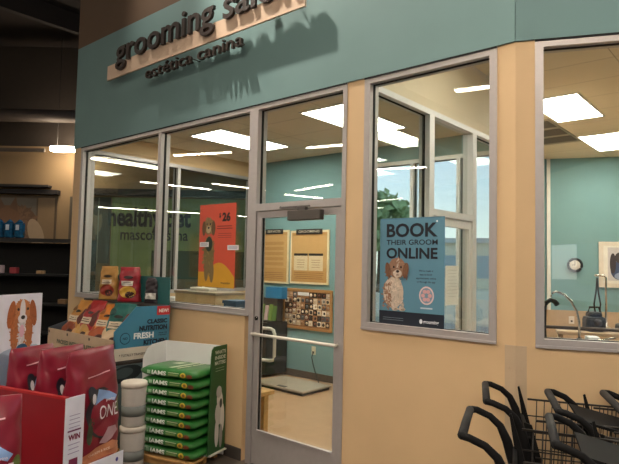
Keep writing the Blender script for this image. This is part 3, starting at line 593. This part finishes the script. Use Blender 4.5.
# ------------------------------------------------------------------ dog-food bags
def standing_bag(w, h, d, m, tap=.0, tilt=0, cr=.006, ph=0.0):
    """soft upright bag: flat bottom, full middle, flattened crimped top; returns MB and front depth function"""
    def dep(t): return d*(max(.04, math.sin(PI*(.16+.84*min(1, t*.985)))**.6) if t > .35 else 1.0) * (1-.0*t)
    def wid(t): return w*(1-.05*math.sin(PI*t)-tap*t**1.6)
    def rip(x, t): return cr*(.5*math.sin(5*x/w*PI+5*t*PI)+.5*math.sin(3.1*x/w*PI-9*t*PI+ph)+.35*math.sin(11*x/w+17*t+2*ph))*(1 if .06 < t < .97 else .3)
    b = MB(m); N = 22; S = 40; vs = []
    for i in range(N+1):
        t = i/N; z = h*t; D = dep(t)/2; W = wid(t)/2
        for k in range(S):
            a = 2*PI*k/S; ca, sa = math.cos(a), math.sin(a); e = .45 if t < .6 else .45+.25*(t-.6)
            x = W*math.copysign(abs(ca)**e, ca); y = D*math.copysign(abs(sa)**.75, sa)
            r = rip(x, t)
            vs.append((x, y+r+tilt*z, z))
    fs = [(i*S+k, i*S+(k+1) % S, (i+1)*S+(k+1) % S, (i+1)*S+k) for i in range(N) for k in range(S)]
    fs += [tuple(range(S))[::-1], tuple(N*S+k for k in range(S))]
    b.add(vs, fs, 0, True)
    def front(x, z):
        t = max(0, min(1, z/h)); D = dep(t)/2; W = wid(t)/2; x = max(-.94*W, min(.94*W, x)); q = min(.999, abs(x)/W)
        ca = q**(1/.45); sa = math.sqrt(max(0, 1-ca*ca))
        r = rip(x, t)
        return (x, -(D*sa**.75)+r-.006+tilt*z, z)
    return b, front

# ---- foreground red display with big red bags (faces +X like side)
UA = math.radians(15.6)
RED = mat((140, 22, 32), .45, 0, .05); MAG = mat((130, 26, 46), .35, 0, .08, 8, .05, .3, name='maroon_foil')
bin_ = thing('cardboard_display', 'red cardboard bin with a white printed edge holding maroon bags', 'display', (-2.77, -1.96, 0), UA)
MB([RED, mat((176, 34, 36), .5)]).box(-.72, 0, 0, .02, 0, .985).box(-.72, 0, -.003, .023, .985, .997, 1).build('side_panel', bin_)
MB(RED).box(-.72, 0, .02, .39, .0, .60).build('base', bin_)
MB(RED).box(-.02, 0, .12, .36, .60, .615).build('front_lip', bin_)
MB(RED).box(-.72, -.05, .385, .39, .60, .64).build('far_panel', bin_)
MB(mat((226, 226, 240), .5)).box(-.006, .002, .002, .125, .3, .99).build('printed_edge', bin_)
a = Art(); a.text('WIN', .063, .775, .028, (120, 24, 70), w=.075, bold=.04, align='c')
lines(a, .025, .10, .90, 4, .020, (168, 160, 190), .004); lines(a, .02, .105, .825, 1, .02, (110, 40, 96), .008, 2, 0); lines(a, .025, .10, .755, 3, .022, (160, 150, 186), .004); a.rect(.035, .09, .62, .68, (126, 40, 80), 2)
a.build('lettering', bin_, (.003, .0, 0), PI/2)
def maroon_bag(label, x, y, z, rz, parent=None, tilt=.0, h=.60, w=.40):
    t = thing('pet_food_bag', label, 'bag', (x, y, z), rz, 'maroon pet food bags')
    b, fr_ = standing_bag(w, h, .15, [MAG], tap=.14, tilt=tilt, cr=.007, ph=x*7); b.build('bag_body', t)
    a = Art(fr_, .35)
    a.poly([(-.17, .0), (.17, .0), (.17, .06), (.1, .085), (-.05, .08), (-.17, .05)], (196, 128, 92), 1)
    a.text('CHICKEN & RICE', -.1, .045, .012, (236, 214, 196), w=.17, bold=.01)
    a.ell(.0, .28, .12, .14, (44, 40, 48), 2, 20); a.ell(.035, .27, .125, .125, (128, 22, 46), 3)
    a.ell(-.08, .39, .035, .042, (34, 34, 44), 4); a.ell(-.07, .365, .018, .028, (220, 214, 220), 5)
    a.poly([(-.06, .33), (-.03, .41), (.06, .385), (.13, .35), (.1, .325), (.02, .35)], (140, 172, 222), 5)
    a.ell(-.09, .2, .026, .07, (52, 66, 48), 3, -10); a.ell(.145, .30, .024, .045, (96, 110, 56), 5, -20)
    a.poly([(-.02, .12), (.05, .19), (.12, .185), (.15, .15), (.1, .12), (.04, .105)], (188, 150, 158), 5)
    a.text('ONE', -.03, .245, .075, (236, 226, 232), w=.165, bold=.0, l=7); a.text('purina', .03, .335, .014, (236, 226, 232), w=.07, bold=.01, l=7)
    a.poly([(-.10, .475), (.08, .49), (.08, .496), (-.10, .481)], (226, 170, 180), 3)
    a.it = [([(x_*w/.42, z_-.022 if z_ > .1 else z_) for x_, z_ in v_], f_, c_, l_) for v_, f_, c_, l_ in a.it]
    a.build('print', t)
    return t
def L2W(o, x, y):   # local offset of a bin in world
    c0, s0 = math.cos(o.rotation_euler.z), math.sin(o.rotation_euler.z); return (o.location.x+x*c0-y*s0, o.location.y+x*s0+y*c0)
for i, (u, lb) in enumerate(((-.10, 'maroon pet food bag fully in view at the front of the red bin'), (-.30, 'maroon pet food bag, second in the red bin behind the front one'), (-.53, 'maroon pet food bag farthest left in the red bin'))):
    x, y = L2W(bin_, u, (.262, .235, .225)[i]); maroon_bag(lb, x, y, .602+(0, .03, .03)[i], UA+PI/2+(.10, .0, .05)[i], h=(.60, .565, .55)[i], w=(.40, .335, .335)[i])
pc = thing('price_card', 'white and red price card on the lip below the front maroon bag', 'card', (*L2W(bin_, .012, .14), .468), UA+PI/2)
MB(mat((232, 232, 244), .5)).box(0, .27, 0, .004, 0, .155).build('sheet', pc)
a = Art(); a.rect(.17, .25, .0, .07, (206, 40, 46)); a.text('%', .2, .02, .035, (240, 230, 230), bold=.02); lines(a, .03, .15, .11, 3, .03, (150, 150, 200), .007); a.ell(.22, .12, .01, .012, (60, 60, 150), 2); a.build('print', pc)
# second stand at lower left edge
ls = thing('cardboard_display', 'dark red floor stand at the lower left picture corner', 'display', (-2.62, -2.42, 0), UA)
MB(RED).box(-.35, .24, -.2, .14, 0, .57).build('base', ls)
t = maroon_bag('maroon pet food bag standing alone at the lower left corner', -2.49, -2.415, .572, UA+PI/2-.5, h=.55, w=.28)
mg = thing('picture_card', 'small yellow edged card with a cat, in front of lower left bag', 'card', (-2.44, -2.53, .58), UA+PI/2-.5)
MB(mat((196, 186, 96), .5)).box(-.12, .12, 0, .004, 0, .44).build('sheet', mg)
a = Art(); a.rect(-.11, .105, .01, .40, (52, 44, 42)); a.ell(.02, .2, .06, .17, (96, 78, 64), 2); a.ell(-.08, .27, .05, .08, (70, 150, 210), 2); a.rect(-.11, .105, .34, .40, (120, 110, 80), 2); a.ell(.06, .12, .03, .1, (206, 196, 180), 3); a.build('print', mg)

# dog sign display behind
dgo = thing('cardboard_display', 'white display board printed with a tan and white puppy, far left', 'display', (-3.67, -1.70, 0), math.radians(111.8))
MB([mat((232, 230, 244), .5)]).box(-.95, 0, 0, .02, .75, 1.468).build('header_board', dgo)
MB([mat((120, 30, 60), .5)]).box(-.95, 0, 0, .18, 0, .75).build('base', dgo)
a = Art(); a.ell(-.17, 1.02, .22, .13, (176, 190, 214), 1); a.ell(-.06, .95, .14, .2, (186, 198, 220), 1); a.ell(-.30, .98, .12, .14, (170, 186, 212), 1)
X0 = -.155; _n0 = len(a.it)
a.ell(X0, .98, .105, .24, (216, 206, 208), 3); a.ell(X0-.085, 1.04, .05, .2, (182, 110, 66), 4); a.ell(X0+.085, 1.04, .05, .2, (182, 110, 66), 4); a.ell(X0, 1.28, .10, .12, (198, 126, 78), 5)
a.ell(X0-.135, 1.24, .045, .15, (176, 98, 54), 6, -8); a.ell(X0+.135, 1.24, .042, .15, (170, 94, 52), 6, 8); a.ell(X0, 1.27, .034, .13, (232, 222, 224), 7); a.ell(X0, 1.19, .056, .05, (232, 222, 224), 8)
a.ell(X0+.005, 1.20, .026, .022, (34, 24, 24), 9); a.ell(X0-.055, 1.29, .014, .016, (50, 28, 20), 9); a.ell(X0+.06, 1.29, .014, .016, (50, 28, 20), 9); a.ell(X0, 1.05, .03, .07, (230, 180, 196), 5.9); fur(a, X0, 1.28, .095, .115, (198, 126, 78), 50, 5.1, .035); fur(a, X0-.085, 1.02, .05, .2, (182, 110, 66), 40, 4.1, .04); fur(a, X0+.085, 1.02, .05, .2, (182, 110, 66), 40, 4.1, .04); fur(a, X0-.135, 1.2, .04, .12, (176, 98, 54), 26, 6.1, .04); fur(a, X0+.135, 1.2, .04, .12, (170, 94, 52), 26, 6.1, .04); fur(a, X0, 1.0, .06, .2, (222, 212, 214), 40, 5, .04); a.ell(X0+.01, .86, .07, .05, (40, 84, 120), 6)
a.it[_n0:] = [([(X0+(x-X0)*.62, 1.37+(z-1.28)*.56) for x, z in v_], f_, c_, l_) for v_, f_, c_, l_ in a.it[_n0:]]
a.ell(-.56, 1.14, .09, .10, (190, 40, 70), 2); a.ell(-.56, 1.14, .07, .08, (214, 206, 222), 3); a.ell(-.56, .98, .09, .1, (200, 60, 96), 2)
a.build('print', dgo)

# ---- display of small pouches at the wall
cl = thing('cardboard_display', 'cardboard display of pet food pouches with blue side below the left window', 'display', (-4.534, -.10, 0))
Wd = 1.29
KR = mat((206, 178, 150), .6)
MB([KR]).box(-Wd, 0, -.575, -.565, .75, .975).build('front_panel', cl)
BL = mat((66, 134, 166), .5, 0, .03)
# right side: blue with slanting top, cream band, photo box
def sideprism(m, pts, x0, x1, mi=0):
    n = len(pts); m.add([(x0, y, z) for y, z in pts]+[(x1, y, z) for y, z in pts], [tuple(range(n)), tuple(range(2*n-1, n-1, -1))]+[(i, i+n, (i+1) % n+n, (i+1) % n) for i in range(n)], mi)
sp_ = [(-.575, .90), (-.575, 1.05), (-.36, 1.265), (0, 1.265), (0, .90)]
m = MB([BL]); sideprism(m, sp_, -.012, 0); m.build('side_panel', cl)
m = MB([mat((72, 84, 92), .5)]); sideprism(m, [(-.575, .90), (-.575, .98), (-.30, 1.06), (0, 1.14), (0, .90)], -Wd, -Wd+.012); m.build('side_panel', cl)
MB([mat((212, 202, 186), .5)]).box(-.012, .001, -.575, 0, .79, .90).build('band', cl)
MB([mat((92, 108, 112), .5)]).box(-Wd, 0, -.56, 0, .0, .745).build('base', cl)
MB([mat((60, 52, 46), .6)]).box(-Wd+.02, -.014, -.56, -.04, .75, .77).build('tray_floor', cl)
m = MB([mat((52, 46, 42), .6)]); m.box(-Wd+.02, -.014, -.21, -.01, 1.25, 1.268); m.build('top_shelf', cl)
MB([mat((36, 98, 98), .5)]).box(-.95, 0, -.012, -.004, 1.26, 1.53).build('header_card', cl)
a = Art(step=.0012); a.rect(.43, .575, 1.178, 1.262, (196, 44, 50)); a.text('NEW!', .503, 1.203, .032, (240, 230, 226), w=.105, bold=.03, align='c')
a.text('CLASSIC', .545, 1.105, .038, (14, 26, 46), w=.22, bold=.05, align='r'); a.text('NUTRITION', .545, 1.045, .042, (14, 26, 46), w=.30, bold=.05, align='r')
a.text('FRESH', .40, .975, .052, (232, 240, 244), w=.21, bold=.04, align='r'); a.text('FROM THE', .545, 1.005, .011, (14, 26, 46), w=.09, bold=.02, align='r'); a.text('HEART', .545, .985, .011, (14, 26, 46), w=.09, bold=.02, align='r'); a.text('KITCHEN', .545, .915, .042, (14, 26, 46), w=.25, bold=.05, align='r')
a.ell(.105, .985, .052, .052, (14, 40, 62), 1); a.ell(.105, .985, .046, .046, (66, 134, 166), 2); a.text('NO', .105, .975, .022, (14, 40, 62), bold=.02, align='c')
a.text('* TOTALLY TRANSPARENT', .05, .825, .022, (90, 84, 80), w=.34, bold=.02)
a.ell(.12, .67, .17, .075, (34, 42, 46), 1, 8); a.ell(.10, .68, .10, .045, (70, 82, 84), 2, 8); a.ell(.42, .665, .055, .07, (190, 182, 156), 1); a.ell(.42, .665, .045, .06, (92, 108, 112), 2); a.ell(.42, .66, .022, .035, (190, 182, 156), 3)
a.build('lettering', cl, (.002, -.575, 0), PI/2)
a = Art(step=.0012); a.text('PACKED WITH', -Wd+.22, .845, .04, (74, 86, 74), w=.42, bold=.03); a.text('NUTRITION', -Wd+.72, .845, .04, (74, 86, 74), w=.40, bold=.03)
for x in (.04, .43, .86): a.ell(-Wd+x, .945, .015, .015, (60, 48, 44), 2)
a.build('lettering', cl, (0, -.578, 0))
def pouch(label, loc, rz, rx, w, h, body, patches, side=None):
    t = thing('pet_food_pouch', label, 'bag', loc, rz, 'pet food pouches in the cardboard display'); t.rotation_euler = (rx, 0, rz)
    b, fr_ = standing_bag(w, h, .10, [mat(body, .35, 0, .14, 14, 0, .2)], tap=.16, cr=.010, ph=loc[0]*9); b.build('bag_body', t)
    a = Art(fr_, .4)
    for p_ in patches:
        if p_[0] == 'e': a.ell(*p_[1:])
        else: a.rect(*p_[1:])
    a.build('print', t); return t
def pats(w, h, c1, c2, lab=(222, 204, 178)):
    return [('e', 0, .28*h, .36*w, .17*h, c2, 1), ('e', .1*w, .2*h, .2*w, .1*h, (70, 38, 30), 2), ('r', -.28*w, .22*w, .46*h, .60*h, lab, 3), ('r', -.24*w, .18*w, .50*h, .515*h, (70, 50, 40), 4), ('r', -.2*w, .12*w, .545*h, .56*h, (70, 50, 40), 4), ('e', 0, .7*h, .22*w, .05*h, c1, 3), ('e', 0, .7*h, .16*w, .03*h, (40, 34, 30), 4)]
P0 = [(-5.68, 'orange and brown pouch at the left end of the slanted tray', (204, 144, 72), (150, 72, 44)),
      (-5.38, 'red pouch with cream label, second in the slanted tray', (176, 46, 48), (206, 160, 90)),
      (-5.10, 'orange pouch lying third in the slanted tray', (224, 138, 60), (176, 84, 44)),
      (-4.80, 'teal green pouch beside the blue panel of the tray', (42, 104, 98), (224, 196, 160))]
for x, lb, cA, cB in P0:
    pouch(lb, (x, -.55, .81), .3+.22*math.sin(x*40), (-.50, -.42, -.55, -.40)[int((x+5.7)/.28)], .30, .50, cA, pats(.30, .50, cA, cB)+[('e', -.12, .14, .05, .10, cB, 2), ('e', .11, .30, .05, .09, (96, 44, 36), 2), ('e', -.1, .40, .05, .04, tuple(int(v*.7) for v in cA), 2), ('e', .12, .12, .05, .05, (214, 166, 110), 3)])
pouch('golden brown pouch standing on the top shelf, left of the two', (-5.49, -.20, 1.27), .65, 0, .21, .35, (186, 138, 70), pats(.21, .35, (120, 84, 40), (164, 60, 44)))
pouch('dark red pouch with white label standing on the top shelf', (-5.09, -.20, 1.27), .65, 0, .24, .35, (160, 34, 46), pats(.24, .35, (60, 20, 30), (224, 176, 70), (232, 224, 216)))
pouch('plain red pouch mostly hidden between the two on the top shelf', (-5.20, -.09, 1.27), .5, 0, .2, .27, (186, 52, 52), [])
pouch('dark pouch partly hidden behind the red one, right end of shelf', (-4.80, -.12, 1.27), .5, 0, .16, .25, (44, 34, 40), [('r', -.05, .06, .04, .10, (226, 222, 216), 2)])

# ---- green bag display on pallet
IA = math.radians(16)
gd = thing('cardboard_display', 'white lined green cardboard display holding the stack of green bags', 'display', (-3.705, -.262, 0), IA)
GRN = mat((34, 84, 40), .5, 0, .04)
WD = .68
def rpanel(m, x0, x1, pts, mi=0): sideprism(m, pts, x0, x1, mi)
m = MB([WHITE]); m.box(-WD+.03, .0, .225, .235, .02, .955); m.build('back_panel', gd)
m = MB([GRN]); rpanel(m, .0, .008, [(-.02, .07), (.235, .07), (.235, .97), (.04, .97), (.012, .945), (.0, .88)]); m.build('side_panel', gd)
m = MB([WHITE]); m.add([(-WD-.02, -.02, .05), (-WD+.03, .235, .05), (-WD+.03, .235, .955), (-WD-.0, .07, .935), (-WD-.02, .02, .895), (-WD-.03, -.01, .82),
                         (-WD-.028, -.02, .05), (-WD+.022, .235, .05), (-WD+.022, .235, .955), (-WD-.008, .07, .935), (-WD-.028, .02, .895), (-WD-.038, -.01, .82)],
                        [(0, 1, 2, 3, 4, 5), (11, 10, 9, 8, 7, 6), (0, 6, 7, 1), (1, 7, 8, 2), (2, 8, 9, 3), (3, 9, 10, 4), (4, 10, 11, 5), (5, 11, 6, 0)]); m.build('side_panel', gd)
a = Art(step=.0012)
for k, (t_, zz) in enumerate((('WHAT’S', .905), ('INSIDE', .86), ('MATTERS', .815))): a.text(t_, .045, zz, .03, (206, 214, 196), w=.16, bold=.03)
lines(a, .05, .20, .785, 2, .022, (150, 170, 140), .004)
a.ell(.14, .5, .045, .10, (214, 212, 204), 1, 8); a.ell(.13, .40, .06, .10, (200, 198, 192), 2); a.ell(.12, .58, .04, .05, (180, 176, 170), 3); a.ell(.18, .35, .03, .12, (226, 224, 218), 3); a.ell(.1, .24, .03, .12, (206, 204, 198), 3); a.ell(.16, .2, .025, .1, (150, 150, 146), 4); a.ell(.15, .48, .02, .04, (60, 60, 58), 4)
a.build('lettering', gd, (.0095, .0, 0), PI/2)
MB([mat((206, 206, 196), .6)]).box(-.05, .03, -.01, .235, .068, .078).build('flap', gd)
pl = thing('pallet', 'low light wooden pallet under the stack of green bags', 'pallet', (-3.73, -.27, 0), IA)
MB([WOOD]).box(-WD-.10, .0, -.20, .22, .045, .066, 0, .003).build('deck', pl)
for y in (-.18, .0, .16): MB([WOOD]).box(-WD-.08, -.02, y, y+.05, 0, .045).build('runner', pl)
def lying_bag(w, d, h, m):
    b = MB(m); N = 18; S = 20; vs = []
    for i in range(N+1):
        u = -1+2*i/N; x = u*w/2; e = max(.0, 1-abs(u)**9)**.5; H = max(.014, h/2*e); Dd = d/2*(.90+.10*e)
        for k in range(S):
            a_ = 2*PI*k/S; ca, sa = math.cos(a_), math.sin(a_)
            y = Dd*math.copysign(abs(ca)**.45, ca); z = H*math.copysign(abs(sa)**.6, sa)
            vs.append((x, y+.004*math.sin(9*u+k), z+h/2+.003*math.sin(11*u+2*k)*e))
    fs = [(i*S+k, i*S+(k+1) % S, (i+1)*S+(k+1) % S, (i+1)*S+k) for i in range(N) for k in range(S)]+[tuple(range(S))[::-1], tuple(N*S+k for k in range(S))]
    b.add(vs, fs, 0, True); return b
GB = mat((42, 112, 46), .35, 0, .18, 9, .1, .3, name='green_foil')
gbag = thing('pet_food_bag', '', 'bag', (0,0,0), IA)
lying_bag(.585, .40, .082, [GB]).build('bag_body', gbag)
def fm(x, z):
    h = .082; q = min(.98, abs(z-h/2)/(h/2)); sa = q**(1/.6); ca = math.sqrt(max(0, 1-sa*sa)); u = x/(.2925); e = max(0, 1-abs(u)**5)**.5
    return (x, -(.2*(.9+.1*e))*ca**.45-.006, z)
a = Art(fm, .4, .0008)
a.text('IAMS', -.15, .026, .034, (226, 234, 226), w=.15, bold=.04); a.rect(-.20, -.165, .028, .056, (150, 190, 150)); a.rect(.02, .13, .05, .056, (176, 190, 150)); a.rect(.02, .12, .028, .044, (120, 150, 90)); a.ell(.17, .041, .028, .022, (212, 180, 52), 2); a.ell(.17, .041, .014, .012, (120, 90, 40), 3); a.ell(.23, .036, .028, .017, (116, 62, 40), 2)
a.build('print', gbag)
tp = Art(None, .4)
names9 = ['bottom', 'second from the bottom', 'third from the bottom', 'fourth from the bottom', 'middle, fifth from the bottom', 'fourth from the top', 'third from the top', 'second from the top', 'top']
zz = .068
for i in range(9):
    o = gbag if i == 0 else clone(gbag)
    o['label'] = 'green pet food bag lying in the stack, ' + names9[i]; o['category'] = 'bag'; o['group'] = 'green pet food bags stacked on the pallet'
    x, y = L2W(gd, -.305+random.uniform(-.010, .010), .02+random.uniform(-.006, .006))
    o.location = (x, y, zz); o.rotation_euler = (0, 0, IA+random.uniform(-.02, .02)); zz += .0805
    if i == 8:
        a = Art(None, .4); a.poly([(-.02, -.15), (.02, -.15), (.10, .15), (.06, .15)], (206, 214, 186), 1); a.poly([(.06, -.15), (.08, -.15), (.16, .15), (.145, .15)], (226, 226, 190), 1); a.poly([(-.12, .02), (-.03, .02), (.0, .10), (-.08, .10)], (198, 206, 180), 1)
        pr = a.build('top_print', o, (0, 0, .0835)); pr.rotation_euler = (-PI/2, 0, 0); pr['label'] = 'pale stripes across the top'

# ---- wrapped white tubs between displays
def tub(z, label):
    t = thing('pet_litter_tub', label, 'tub', (-3.99, -.80, z), .5, 'white tubs stacked beside the green display')
    m = MB([mat((190, 184, 178), .5, 0, .06)]); m.tube([(0, 0, 0), (0, 0, .01), (0, 0, .29), (0, 0, .30)], [.085, .091, .097, .097], 22); m.build('body', t)
    MB([mat((216, 206, 194), .45)]).tube([(0, 0, .30), (0, 0, .335), (0, 0, .342)], [.102, .102, .094], 22).build('lid', t)
    m = MB([mat((120, 124, 122), .5)]); m.tube([(0, 0, .08), (0, 0, .16)], [.0935, .0955], 22); m.build('label_band', t)
tub(.385, 'white round tub with a lid, upper one beside the green bags'); tub(.04, 'white round tub with a lid, lower one beside the green bags')
bs = thing('plinth', 'small dark plinth on the floor under the white tubs', 'plinth', (-3.99, -.80, 0), .5); MB([DARK]).box(-.11, .11, -.11, .11, 0, .038).build('body', bs)
lb = thing('pet_food_bag', 'narrow bag with a green and yellow side, right behind the maroon bag', 'bag', (-4.12, -.95, 0), .6)
b, fr_ = standing_bag(.13, .76, .10, [mat((126, 136, 62), .4, 0, .2, 14)]); b.build('bag_body', lb)
a = Art(fr_); [a.rect(-.04, .04, .06+k*.12, .12+k*.12, ((196, 186, 110), (60, 70, 40), (150, 90, 60))[k % 3], 1) for k in range(5)]; a.build('print', lb)

# ------------------------------------------------------------------ dark store shelf on the far left
go = thing('store_shelf', 'long dark store shelf unit at the far left behind the displays', 'shelf', (-9.9, -.90, 0), math.atan2(.652, .758))
MB([mat((12, 11, 11), .9)]).box(-1.6, 2.6, .3, .34, 0, 1.92).build('back_panel', go)
MB([mat((34, 31, 30), .7)]).box(-1.6, 2.6, 0, .34, 1.93, 1.98).build('top_board', go)
for k, z in enumerate((.12, .55, .98, 1.42)): MB([mat((15, 13, 13), .85)]).box(-1.6, 2.6, 0, .3, z, z+.03).build('shelf', go)
MB([mat((15, 13, 13), .85)]).box(-1.62, -1.6, 0, .34, 0, 1.98).box(2.6, 2.62, 0, .34, 0, 1.98).build('side_panel', go)
def on_shelf(x, z, y=.08): c0, s0 = .758, .652; return (-9.9+x*c0-y*s0, -.90+x*s0+y*c0, z)
for i in range(4):
    m = MB([mat((24, 78, 110), .12, 0, .4, 22, .3, .8), mat((196, 206, 214), .3)]); m.box(-.065, .065, -.06, .06, 0, .24, 0, .03); m.tube([(0, 0, .24), (0, 0, .28)], [.05, .015], 8); m.box(-.03, .02, -.064, -.058, .12, .2, 1)
    o = m.build('wrapped_jug'); o.location = on_shelf(1.10+i*.15, 1.98+(.0)); o.rotation_euler = (0, 0, .7); tag(o, 'shiny blue wrapped jug on top of the dark shelf, %s from the left' % words[i], 'jug', 'blue wrapped jugs on the dark shelf')
for i, (x, z, w_, h_, c_) in enumerate(((-.1, 1.45, .16, .12, (196, 170, 170)), (.15, 1.45, .1, .09, (150, 50, 56)), (.55, 1.45, .1, .05, (150, 120, 84)), (.05, 1.01, .2, .1, (176, 150, 150)), (.4, 1.01, .15, .08, (130, 40, 40)), (.9, 1.01, .12, .07, (120, 90, 60)), (1.3, 1.45, .14, .05, (110, 84, 60)))):
    o = MB([mat(c_, .5)]).box(-w_/2, w_/2, -.05, .05, 0, h_, 0, .008).build('boxed_product'); o.location = on_shelf(x+1.35, z+.001); o.rotation_euler = (0, 0, .7)
    tag(o, 'small %s box on the %s shelf of the dark unit, %s from the left' % (('pale', 'red', 'tan', 'pale', 'red', 'tan', 'brown')[i], 'upper' if z > 1.2 else 'lower', words[(0, 1, 2, 0, 1, 2, 3)[i]]), 'box', 'small boxes on the dark shelf')

# ------------------------------------------------------------------ shopping carts
CB = mat((15, 14, 15), .75, 0, .1, name='cart_plastic'); CW = mat((30, 24, 20), .45, .3, .1, name='cart_wire'); GR = mat((26, 25, 26), .75, 0, .1, 60, .1)
def arc(p, q, n=5): return [tuple(Vector(p).lerp(Vector(q), i/n)) for i in range(n+1)]
cart = thing('shopping_cart', '', 'cart')
hw = .235
hl = [(.0, -hw+.03, 1.02), (0, hw-.03, 1.02), (.012, hw-.008, 1.022), (.035, hw, 1.02)]
MB(GR).tube([(0, -hw+.02, 1.02), (0, 0, 1.023), (0, hw-.02, 1.02)], .019, 10).build('grip', cart)
for s_ in (-1, 1):
    MB(CB).tube([(0, s_*(hw-.03), 1.02), (.006, s_*(hw-.012), 1.02), (.03, s_*hw, 1.018), (.09, s_*hw, .995), (.135, s_*hw, .955), (.165, s_*hw, .89), (.205, s_*hw, .74), (.27, s_*(hw-.01), .45), (.25, s_*(hw-.01), .14)], [.017, .017, .016, .016, .018, .022, .022, .018, .016], 8).build('side_post', cart)
    MB(CB).prism([(.175, 1.02 if s_ > 0 else .93), (.185, 1.025 if s_ > 0 else .93), (.215, .92), (.33, .48), (.29, .46), (.20, .85)], s_*(hw-.03)-.007, s_*(hw-.03)+.007).build('side_upright', cart)
m = MB(CB); m.tube([(.20, -hw, .86), (.20, hw, .86)], .010, 8); m.build('cross_bar', cart)
bw = MB(CW); x0b, x1b = .23, .92
def rim(z, ins, xa, xb, r=.0045): bw.tube([(xa, -hw+ins, z), (xb, -hw+ins+.03, z), (xb, hw-ins-.03, z), (xa, hw-ins, z)], r, 6)
for k in range(6):
    z = .50+k*.090; f_ = k/5; rim(z, .03-.03*f_, x0b, x1b-.12*(1-f_), .006 if k == 5 else .0035)
for k in range(16):
    x = x0b+.03+k*.04
    if x < .88:
        for s_ in (-1, 1): bw.tube([(x, s_*(hw-.03-.02*(x-.27)), .50), (x+.02, s_*(hw-.02*(x-.27)*2), .95)], .0028, 5)
for k in range(9):
    y = -.19+k*.0475; bw.tube([(x1b-.12, y, .5), (x1b, y, .95)], .0028, 5); bw.tube([(x0b, y, .5), (x1b-.12, y, .5)], .0028, 5)
bw.build('basket', cart)
MB(CW).tube([(.25, -.21, .14), (.85, -.13, .16), (.85, .13, .16), (.25, .21, .14)], .012, 8, 0, True).tube([(.80, -.15, .16), (.72, -.16, .5)], .01, 6).tube([(.80, .15, .16), (.72, .16, .5)], .01, 6).build('chassis', cart)
for x, y in ((.25, -.21), (.25, .21), (.82, -.14), (.82, .14)):
    w_ = MB([BLACK]); w_.tube([(x, y-.012, .055), (x, y+.012, .055)], .053, 14); wo_ = w_.build('wheel', cart)
    MB([ALUD]).box(x-.01, x+.01, y-.022, y-.014, .05, .14).box(x-.01, x+.01, y+.014, y+.022, .05, .14).box(x-.012, x+.012, y-.022, y+.022, .13, .145).build('caster_fork', wo_)
fl = MB(CB); fl.add([(.10, -.17, .965), (.10, .17, .965), (.40, .17, .90), (.40, -.17, .90), (.10, -.17, .978), (.10, .17, .978), (.40, .17, .913), (.40, -.17, .913)], [(3,2,1,0),(4,5,6,7),(0,1,5,4),(1,2,6,5),(2,3,7,6),(3,0,4,7)])
flap = fl.build('seat_flap', cart)
CG = 'black shopping carts parked along the wall'
spots = [(-1.26, -.37, .42, 'black shopping cart by the wall corner, leftmost of the wall-side row'),
         (-.93, -.31, .42, 'black shopping cart with lying seat flap, second in the wall-side row'),
         (-.70, -.11, .42, 'black shopping cart at the right picture edge, third in the wall-side row'),
         (-1.085, -.985, .36, 'black shopping cart nearest the viewer, front of the outer row'),
         (-.77, -.84, .36, 'black shopping cart second in the outer row, low at the bottom edge'),
         (-.42, -.70, .36, 'black shopping cart third in the outer row at bottom right')]
for i, (x, y, rz, lb_) in enumerate(spots):
    o = cart if i == 0 else clone(cart)
    o.location = (x, y, 0); o.rotation_euler = (0, 0, rz); o['label'] = lb_; o['category'] = 'cart'; o['group'] = CG
bpy.data.objects.remove(flap)
for o in [o for o in bpy.data.objects if o.name.startswith('seat_flap') and o.parent and 'nearest the viewer' in o.parent.get('label', '')]: bpy.data.objects.remove(o)

# ------------------------------------------------------------------ world and view
wd = bpy.data.worlds.new('world'); SC.world = wd; wd.use_nodes = True; nt = wd.node_tree
bgn = nt.nodes['Background']; tc = nt.nodes.new('ShaderNodeTexCoord'); sx = nt.nodes.new('ShaderNodeSeparateXYZ'); rp = nt.nodes.new('ShaderNodeValToRGB')
rp.color_ramp.elements[0].position = 0; rp.color_ramp.elements[0].color = (1, .99, .97, 1); rp.color_ramp.elements[1].position = .22; rp.color_ramp.elements[1].color = (.50, .66, .93, 1)
nt.links.new(tc.outputs['Generated'], sx.inputs[0]); nt.links.new(sx.outputs['Z'], rp.inputs['Fac']); nt.links.new(rp.outputs['Color'], bgn.inputs['Color']); bgn.inputs['Strength'].default_value = 1.7
for y0, y1 in ((-33.2, -23), (-22.2, -12.5), (-11.7, 0)):
    L = bpy.data.lights.new('daylight_portal', 'AREA'); L.shape = 'RECTANGLE'; L.size = abs(y1-y0); L.size_y = 2.5; L.cycles.is_portal = True
    o = bpy.data.objects.new('daylight_portal', L); COL.objects.link(o); o.location = (12.3, (y0+y1)/2, 1.55); o.rotation_euler = (PI/2, 0, PI/2)
SC.view_settings.view_transform = 'Standard'; SC.view_settings.look = 'None'; SC.view_settings.gamma = 1; SC.view_settings.exposure = 0.35
SC.view_settings.use_curve_mapping = False
try:
    SC.cycles.use_denoising = True; SC.cycles.denoiser = 'OPENIMAGEDENOISE'; SC.cycles.max_bounces = 12; SC.cycles.transparent_max_bounces = 24; SC.cycles.sample_clamp_indirect = 6
except Exception: pass
